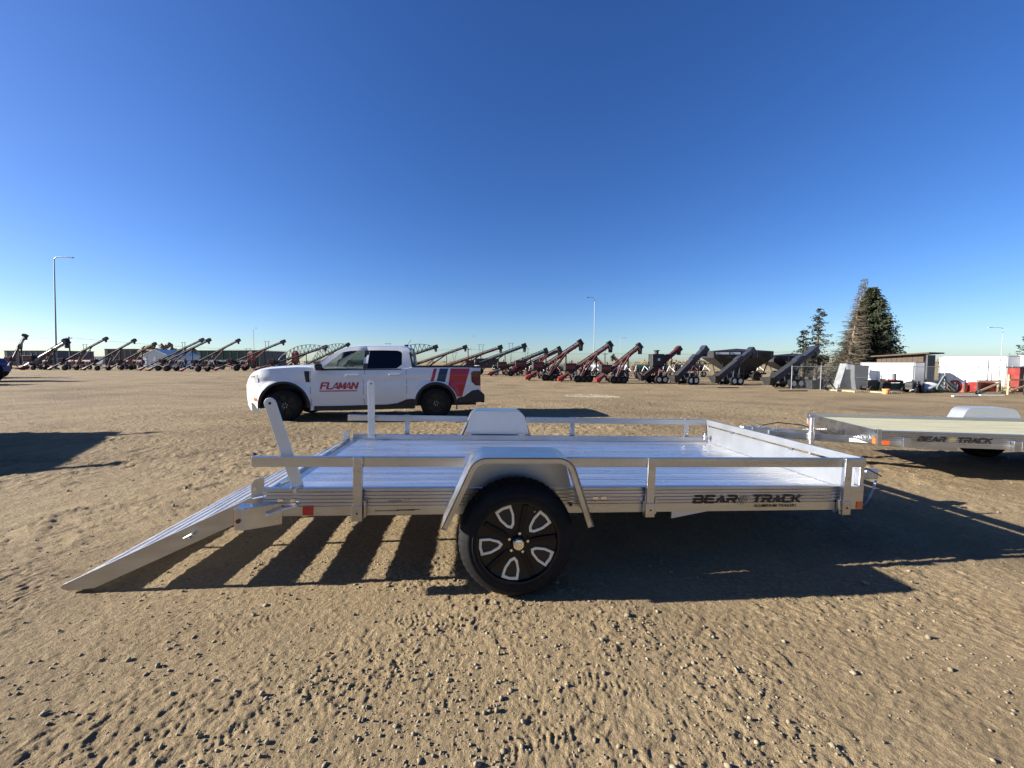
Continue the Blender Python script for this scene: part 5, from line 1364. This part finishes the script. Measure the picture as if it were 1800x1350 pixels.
# ------------------------------------------------------------------ fence and the clutter in front of it
FD = 25.5
fa, fb = at_far(1392, 31.5), at_far(1840, 28.5)
fdir = (fb - fa); fl = Vector((fdir.x, fdir.y, 0)).length; fdir = Vector((fdir.x, fdir.y, 0)).normalized()
fence = thing('chain_link_fence', fa, math.atan2(fdir.y, fdir.x), 'chain link fence with a pale top rail in front of the white trailers', 'fence')
FHG = 1.83
MB().tube((0, 0, FHG), (fl, 0, FHG), .024, n=8).build('top_rail', TUBE_GREY, fence)
nfp = 8
for i in range(nfp + 1):
    x = fl * i / nfp; MB().tube((x, 0, -.2), (x, 0, FHG + .08), .032, n=8).build('post', TUBE_GREY, fence)
msh = MB(); stp = .11
nd_ = int(fl / stp)
for i in range(-int(FHG / stp), nd_):
    for q in (1, -1):
        x0 = i * stp if q > 0 else i * stp + FHG; za, zb_ = 0.04, FHG
        xa_, xb_ = (x0, x0 + FHG * .98) if q > 0 else (x0, x0 - FHG * .98)
        if min(xa_, xb_) < 0 or max(xa_, xb_) > fl: continue
        msh.tube((xa_, .012 * q, za), (xb_, .012 * q, zb_), .0022, n=3, caps=False)
mo = msh.build('wire_mesh', TUBE_GREY, fence); mo['kind'] = 'stuff'

def place(px, py): return gnd(px, py)
def frame_at(px, py, D=None):
    B = gnd(px, py) if D is None else at_far(px, D)
    return B, depth_of(B) / F_PX
# white containers behind the fence, standing between two picture columns at their own depths
def white_box(px0, d0, px1, d1, ytop, label, seams=1, door=False, depth_=2.4):
    P0, P1 = at_far(px0, d0), at_far(px1, d1); v = P1 - P0; v.z = 0; L_ = v.length
    o = thing('site_container', P0, math.atan2(v.y, v.x), label, 'container', 'white containers behind the fence')
    z1 = CAM_H + (HORIZON - ytop) * .5 * (d0 + d1) / F_PX - P0.z
    wl2 = MB().box(0, L_, 0, depth_, .12, z1).build('wall', WHITE_WALL, o)
    MB().box(-.03, L_ + .03, -.03, depth_ + .03, z1 + .003, z1 + .06).build('roof', GREY_WALL, o)
    for x in (.02, L_ - .08): MB().box(x, x + .06, -.02, -.002, .12, z1).build('corner_trim', GREY_WALL, wl2)
    for i in range(seams):
        x = L_ * (i + 1) / (seams + 1); MB().box(x - .012, x + .012, -.008, -.002, .12, z1 - .02).build('seam', GREY_WALL, wl2)
    MB().box(-.001, L_ + .001, -.012, -.003, .10, .22).build('skirt', GREY_WALL, wl2)
    if door:
        for x in (L_ * .74, L_ * .90): MB().box(x - .02, x + .02, -.04, -.004, .3, z1 - .18).build('door_frame', GREY_WALL, wl2)
        MB().box(L_ * .74, L_ * .90, -.042, -.004, z1 - .18, z1 - .13).build('door_frame', GREY_WALL, wl2)
        MB().box(L_ * .79, L_ * .80, -.05, -.004, .3, z1 * .62).build('door_bar', GREY_WALL, wl2)
    for x in (.2, L_ / 2, L_ - .35): MB().box(x, x + .2, .1, depth_ - .1, -.2, .119).build('skid', WOOD_DARK, o)
    return o
white_box(1512, 35, 1608, 32, 638, 'low white site container with one seam, in front of the dark timber shelter', 2)
white_box(1650, 34, 1770, 30.5, 627, 'tall white container with a side door frame behind the fence', 3, True)
white_box(1786, 33, 1905, 29, 624, 'white container beside the spruce at the far end of the fence', 3)
P0, P1 = at_far(1540, 39), at_far(1622, 36); v = P1 - P0; L_ = Vector((v.x, v.y)).length
o = thing('timber_shelter', P0, math.atan2(v.y, v.x), 'dark old timber shelter with an overhanging roof behind the low white container', 'shed')
z1 = CAM_H + 12.5 * 37.5 / F_PX - P0.z
for i in range(9):
    MB().box(L_ * i / 9 + .01, L_ * (i + 1) / 9 - .01, 0, .08, -.1, z1).build('plank', WOOD_DARK, o)
for x in (0, L_ - .12): MB().box(x, x + .12, .082, 2.6, -.1, z1).build('end_wall', DARK_STEEL, o)
MB().prism([(-.3, z1 - .15), (L_ + .5, z1 + .12), (L_ + .5, z1 + .24), (-.3, z1 - .03)], XZ, -.5, 2.9).build('roof', WOOD_DARK, o)
MB().box(L_ + .25, L_ + .37, -.3, -.18, -.1, z1 + .06).build('corner_post', DARK_STEEL, o)

# galvanised chute on a pallet
def pallet(px, py, label, w=1.2, rz=0.0):
    B = gnd(px, py); o = thing('pallet', B, -YAW + rz, label, 'pallet', 'wooden pallets along the fence')
    for i in range(7): MB().box(-w / 2, w / 2, i * .16, i * .16 + .11, .10, .125).build('slat', WOOD, o)
    for x in (-w / 2, -.05, w / 2 - .1): MB().box(x, x + .1, 0, 1.07, .022, .099).build('runner', WOOD, o)
    for y in (0, .5, .97): MB().box(-w / 2, w / 2, y, y + .1, 0, .0215).build('base_slat', WOOD, o)
    return B
pallet(1489, 688, 'pallet under the galvanised chute', 1.5); pallet(1517, 690, 'pallet under the grey hopper boot', 1.2); pallet(1572, 692, 'pallet carrying the small grader, with a flower pot before it', 1.5); pallet(1640, 690, 'pallet beside the folded green frame', 1.2)
B, s = frame_at(1494, 687); o = thing('metal_chute', B + Vector((0, 0, .127)), -YAW, 'tall flared galvanised sheet metal chute standing on a pallet', 'chute')
ch_ = [(-19 * s, 0), (8 * s, 0), (6 * s, 45 * s), (-7 * s, 45 * s)]
MB().prism(ch_, XZ, .05, .65).build('shell', GALV, o); MB().box(-20 * s, 9 * s, .02, .68, .002, .05).build('flange', GALV, o)
MB().box(-6.6 * s, 5 * s, .03, .046, 34.5 * s, 43.5 * s).build('paper_sign', WHITE_WALL, o)
B, s = frame_at(1514, 688); o = thing('hopper_boot', B + Vector((0, 0, .127)), -YAW - .2, 'dull grey tapering hopper boot beside the galvanised chute', 'hopper')
MB().prism([(-7 * s, 0), (9 * s, 0), (11 * s, 20 * s), (11.5 * s, 43 * s), (-11 * s, 43 * s), (-10 * s, 20 * s)], XZ, .1, .8).build('shell', DARK_STEEL if False else GREY_WALL, o, bevel=.01)
MB().box(-11 * s, 11.6 * s, .08, .099, 20 * s, 22 * s).build('band', GALV, o)
# small tractor
def compact_tractor(px, py, label, m=BLACK, scale=1.0, rz=0):
    B = gnd(px, py); o = thing('compact_tractor', B, -YAW + rz, label, 'tractor'); k = scale
    MB().prism([(-.75 * k, .35 * k), (-.8 * k, .75 * k), (-.7 * k, .9 * k), (.05 * k, .95 * k), (.1 * k, .4 * k)], XZ, -.25 * k, .25 * k).build('hood', m, o, bevel=.04 * k)
    MB().box(-.8 * k, .7 * k, -.2 * k, .2 * k, .3 * k, .42 * k).build('chassis', DARK_STEEL, o)
    MB().box(.3 * k, .62 * k, -.22 * k, .22 * k, .62 * k, .70 * k).box(.56 * k, .64 * k, -.22 * k, .22 * k, .70 * k, 1.02 * k).build('seat', BLACK, o, bevel=.02)
    MB().tube((.08 * k, 0, .9 * k), (.2 * k, 0, 1.05 * k), .02).tube((.17 * k, -.16 * k, 1.04 * k), (.17 * k, .16 * k, 1.06 * k), .018).build('steering_column', BLACK, o)
    for q in (-1, 1):
        machine_wheel(o, Vector((.4 * k, q * .45 * k, .38 * k)), .38 * k, .22 * k, Vector((0, 1, 0))); machine_wheel(o, Vector((-.55 * k, q * .42 * k, .25 * k)), .25 * k, .16 * k, Vector((0, 1, 0)))
        MB().prism([(.05 * k, .6 * k), (.2 * k, .82 * k), (.62 * k, .82 * k), (.8 * k, .6 * k)], XZ, q * .34 * k, q * .56 * k).build('mudguard', m, o)
    return o
compact_tractor(1537, 689, 'small black ride on tractor beside the grey hopper boot', BLACK, .95)
compact_tractor(1603, 690, 'small black ride on tractor left of the corrugated pipe section', DARK_STEEL, .85, .5)
# grader on the pallet
B, s = frame_at(1574, 690); o = thing('box_grader', B + Vector((0, 0, .127)), -YAW, 'dark green box grader with rusty top on a pallet', 'grader')
MB().box(-.85, .85, .15, .25, .05, .55).build('blade', GREEN_DARK, o)
for x in (-.85, .81): MB().prism([(x and 0.0, .05), (.75, .05), (.75, .35), (.1, .62)], lambda u, v, d: (d, .25 + u, v), x, x + .04).build('side_plate', GREEN_DARK, o)
MB().bar((-.85, .3, .62), (.85, .3, .62), .1, .1).bar((-.3, .3, .62), (0, .5, 1.05), .07, .05).bar((.3, .3, .62), (0, .5, 1.05), .07, .05).build('hitch_frame', DARK_STEEL, o)
MB().box(-.5, .6, .1, .6, .672, .76).build('rusty_plate', MAROON, o)
def pipe(px, py, z0, r, h, label):
    B = gnd(px, py); o = thing('pipe_section', B + Vector((0, .3, z0)), 0, label, 'pipe', 'corrugated pipe sections')
    pr_ = [(r * (1 + .04 * (i % 2)), 0) for i in range(2)]
    vs = []; n = 20; m = 15
    for j in range(m):
        for i in range(n): a = 6.2832 * i / n; rr = r * (1 + (.05 if j % 2 else 0)); vs.append((rr * math.cos(a), rr * math.sin(a), h * j / (m - 1)))
    MB().add(vs, [(j * n + i, j * n + (i + 1) % n, (j + 1) * n + (i + 1) % n, (j + 1) * n + i) for j in range(m - 1) for i in range(n)]).build('shell', TUBE_GREY, o)
    MB().tube((0, 0, -.06), (0, 0, .002), r * 1.12, n=20).build('rim', RED if z0 > .5 else TUBE_GREY, o)
pipe(1575, 690, .93, .21, .42, 'short corrugated pipe on the rusty plate of the grader')
pipe(1617, 689, .06, .24, .75, 'taller corrugated pipe standing on the ground beside a black tractor')
B, s = frame_at(1557, 693); o = thing('flower_pot', B, 0, 'orange terracotta flower pot in front of the pallets', 'pot')
pt = MB(); vs = []
for (r, z) in ((.13, 0), (.19, .30), (.22, .30), (.22, .36), (.19, .36), (.17, .10)): vs += [(r * math.cos(6.2832 * i / 18), r * math.sin(6.2832 * i / 18), z) for i in range(18)]
pt.add(vs, [(j * 18 + i, j * 18 + (i + 1) % 18, (j + 1) * 18 + (i + 1) % 18, (j + 1) * 18 + i) for j in range(5) for i in range(18)]).build('shell', TERRACOTTA, o, smooth=40)
# black dump bin, folded frames
B, s = frame_at(1442, 684); o = thing('dump_bin', B, -YAW, 'black open bin with sloping sides beside the last conveyor', 'bin')
MB().prism([(-.62, .02), (.35, .02), (.85, .62), (-.62, .72)], XZ, .1, 1.1).build('body', BLACK, o, bevel=.02); MB().bar((-.64, .08, .70), (.86, .08, .62), .05, .06).build('rim', DARK_STEEL, o)
for x in (-.5, .2): MB().box(x, x + .12, .0, 1.0, 0, .019).build('skid', DARK_STEEL, o)
def folded_frame(px, py, label, m, k=1.0, rz=0.0):
    B = gnd(px, py); o = thing('folded_frame', B, -YAW + rz, label, 'steel frame', 'folded steel frames')
    A_ = [Vector((-.55, .1, .35)) * k, Vector((.05, .2, 1.25)) * k, Vector((.85, .1, .12)) * k]
    for a, b in ((0, 1), (1, 2), (2, 0)): MB().bar(A_[a], A_[b], .09 * k, .13 * k).build('beam', m, o)
    for t in (.25, .5, .75): MB().bar(A_[0].lerp(A_[1], t), A_[0].lerp(A_[2], t * 1.0) + Vector((.15, -.1, -.02)), .05 * k, .05 * k).build('brace', GREEN_GREY, o)
    MB().prism([(-.7 * k, .3 * k), (-.2 * k, .05 * k), (.75 * k, .02 * k), (.55 * k, .2 * k), (-.3 * k, .6 * k)], XZ, .25 * k, .32 * k).build('plate', GREEN_DARK, o)
    return o
folded_frame(1458, 687, 'folded dark green frame leaning between the bin and the chute', DARK_STEEL, .62)
folded_frame(1662, 691, 'large folded grey green frame leaning in front of the semi trailer', GREEN_GREY, .95)
folded_frame(1722, 694, 'low folded dark frame before the red crate', DARK_STEEL, .5, .5)
# cable reel (red ring wheel)
B, s = frame_at(1683, 691); o = thing('red_spoked_wheel', B, -YAW, 'red rimmed spoked wheel leaning among the frames', 'wheel')
MB().lathe([(.42, -.08), (.46, -.08), (.46, .08), (.42, .08), (.34, .06), (.34, -.06), (.42, -.08)], (0, .2, .46), 30).build('rim', RED, o, smooth=40); MB().lathe([(.10, -.1), (.10, .1)], (0, .2, .46), 14).build('hub', WHITE_WALL, o)
for i in range(6): a = i * 1.047; MB().bar((.09 * math.cos(a), .2, .46 + .09 * math.sin(a)), (.35 * math.cos(a), .2, .46 + .35 * math.sin(a)), .05, .05).build('spoke', RED, o)
# white tarp heap
B, s = frame_at(1630, 688); k_ = MB(); vsf, fcs = ico(3)
k_.add([(p[0] * 1.15 * (1 + .12 * math.sin(7 * p[1] + 5 * p[0])), p[1] * .5, max(-.02, .28 + p[2] * .36 * (1 + .2 * math.sin(9 * p[0] + 3 * p[1])))) for p in vsf], [tuple(f_) for f_ in fcs])
o = k_.build('tarp_bundle', WHITE_WALL, smooth=50); o.location = B; tag(o, 'pale bundled tarpaulin lying between the pipe and the green frame', 'tarp')
# red crated machine
B, s = frame_at(1738, 692); o = thing('crated_machine', B, -YAW - .1, 'red machine inside an open grey wooden crate', 'crate')
MB().box(-.62, .62, .12, .8, .10, .78).build('machine', RED, o, bevel=.05)
for x in (-.72, .66): MB().box(x, x + .07, .0, .07, 0, .95).box(x, x + .07, .85, .92, 0, .95).build('crate_post', WOOD_DARK, o)
MB().box(-.72, .73, -.03, -.002, .80, .94).build('crate_board', WOOD, o); MB().box(-.72, .73, -.03, -.002, .02, .14).build('crate_board', WOOD, o)
MB().bar((-.68, -.05, .16), (.66, -.05, .78), .035, .12, (0, 0, 1)).build('crate_brace', WOOD, o)
B, s = frame_at(1703, 690); o = thing('blue_drum', B, 0, 'blue lidded drum with red sides standing beside the red crate', 'drum')
MB().tube((0, .3, 0), (0, .3, .62), .24, n=20).build('barrel', RED, o, smooth=40); MB().tube((0, .3, .622), (0, .3, .72), .25, n=20).build('lid', BLUE, o, smooth=40)
# timber rack with the red cabinet
B, s = frame_at(1788, 694); o = thing('timber_rack', B, -YAW, 'pale timber rack with a slanted board at the end of the clutter', 'rack')
for x in (-.55, .55): MB().box(x - .05, x + .05, 0, .1, 0, 1.35).build('post', WOOD, o)
for z in (.45, .95): MB().box(-.6, .75, -.05, -.002, z, z + .1).build('board', WOOD, o)
MB().bar((-.6, -.08, .25), (.8, -.08, .75), .04, .1).build('slanted_board', WOOD, o)
B, s = frame_at(1806, 690); o = thing('red_cabinet', B, -YAW, 'tall red metal cabinet behind the timber rack', 'cabinet')
MB().box(-.42, .5, .2, .9, .05, 1.75).build('body', RED, o, bevel=.02); MB().box(-.38, .46, .185, .199, .15, 1.65).build('door', MAROON, o); MB().box(-.45, .53, .17, .93, 1.753, 1.80).build('top', DARK_STEEL, o); MB().box(-.4, .48, .25, .85, 0, .05).build('plinth', DARK_STEEL, o)
# straw heap
xs_, ys_ = [], []
B, s = frame_at(1765, 690); k_ = MB()
for i in range(900):
    p = B + Vector((random.gauss(0, .45), .5 + random.gauss(0, .25), 0)); hgt = .75 * math.exp(-((p.x - B.x) / .6) ** 2) * random.random(); a = random.uniform(0, 6.28); l = random.uniform(.1, .25)
    q = p + Vector((0, 0, hgt)); k_.bar(q, q + Vector((math.cos(a) * l, math.sin(a) * l, random.uniform(-.06, .08))), .012, .012)
o = k_.build('straw_heap', STRAW); tag(o, 'heap of dry straw between the red crate and the timber rack', 'straw', None, 'stuff')
# scattered boards on the ground
for i, (px, py, L_, a, m, lb) in enumerate(((1395, 688, 2.2, .05, DARK_STEEL, 'long dark steel bar lying in front of the last conveyor'), (1280, 682, 1.8, .03, DARK_STEEL, 'dark steel bar lying before the grain cart conveyor'), (1700, 697, 1.9, .1, WHITE_WALL, 'white board lying flat before the red spoked wheel'), (1745, 696, 1.4, -.08, WHITE_WALL, 'short white board lying before the red crate'))):
    B = gnd(px, py); o = thing('loose_board', B, -YAW + a, lb, 'board', 'boards and bars on the ground'); MB().box(-L_ / 2, L_ / 2, 0, .14, 0.01, .07).build('plank', m, o)

# ------------------------------------------------------------------ blue tractor at the edge of the lot; two more and a dark trailer, unseen, added to cast shadows in
def tractor(loc, rz, label):
    o = thing('farm_tractor', loc, rz, label, 'tractor', 'blue tractors at the edge of the lot')
    MB().prism([(0, .8), (-.15, 1.3), (.1, 1.7), (2.2, 1.95), (2.2, .8)], XZ, -.5, .5).build('hood', BLUE, o, bevel=.06)
    MB().prism([(2.2, 1.2), (2.3, 2.8), (3.9, 2.85), (4.1, 1.2)], XZ, -.75, .75).build('cab', DARK_STEEL, o, bevel=.04)
    MB().box(2.2, 4.0, -.85, .85, 2.853, 3.0).build('roof', BLUE, o, bevel=.04)
    MB().box(.1, 3.9, -.3, .3, .6, .85).build('chassis', DARK_STEEL, o)
    MB().box(-.35, 0.1, -.45, .45, .55, 1.0).build('front_weight', BLUE, o, bevel=.03)
    for q in (-1, 1):
        machine_wheel(o, Vector((3.3, q * 1.05, .95)), .95, .55, Vector((0, 1, 0)), WHITE_WALL); machine_wheel(o, Vector((.9, q * .9, .65)), .65, .4, Vector((0, 1, 0)), WHITE_WALL)
        MB().box(2.5, 3.9, q * .8, q * 1.3, 1.93, 2.0).build('mudguard', BLUE, o)
    MB().tube((1.2, .3, 1.8), (1.2, .3, 2.9), .06).build('exhaust', DARK_STEEL, o)
b = gnd(3, 664); tractor(b, math.pi + .1, 'blue farm tractor showing only its nose beside the steep grey auger')
tractor(Vector((-33.5, 30.8, 0)), math.pi - .3, 'unseen blue farm tractor added to cast a shadow, beyond the nose of the first one')  # out of view, a stand-in for whatever throws the far left shadow
tractor(Vector((-32.0, 26.2, 0)), math.pi - .3, 'unseen blue farm tractor added to cast a shadow, closest to the unseen dark trailer')  # also out of view, added for the second shadow nearer the camera
CT = thing('unseen_shadow_trailer', (-12.0, 6.7, 0), math.radians(118), 'unseen dark box trailer added to cast the shadow beside the pickup, with bars for its spikes', 'trailer')  # unseen; its kind is guessed, form and place follow the shadow it throws
MB().box(-1.7, 1.7, -1.0, 1.0, .45, 2.0).build('box', NAVY, CT, bevel=.05)
for x in (-1.5, 1.3): MB().box(x - .04, x + .04, -1.45, 1.1, 2.02, 2.09).build('shadow_spike_bar', ALU, CT)  # bars added to give that shadow its spikes
MB().bar((1.6, -.6, .45), (2.8, 0, .45), .08, .1).bar((1.6, .6, .45), (2.8, 0, .45), .08, .1).build('tongue', DARK_STEEL, CT)
for x in (-.45, .45):
    for q in (-1, 1): machine_wheel(CT, Vector((x, q * .95, .34)), .34, .2, Vector((0, 1, 0)), WHITE_WALL)
MB().tube((2.5, -.2, 0), (2.5, -.2, .6), .03).build('jack', STEEL, CT)
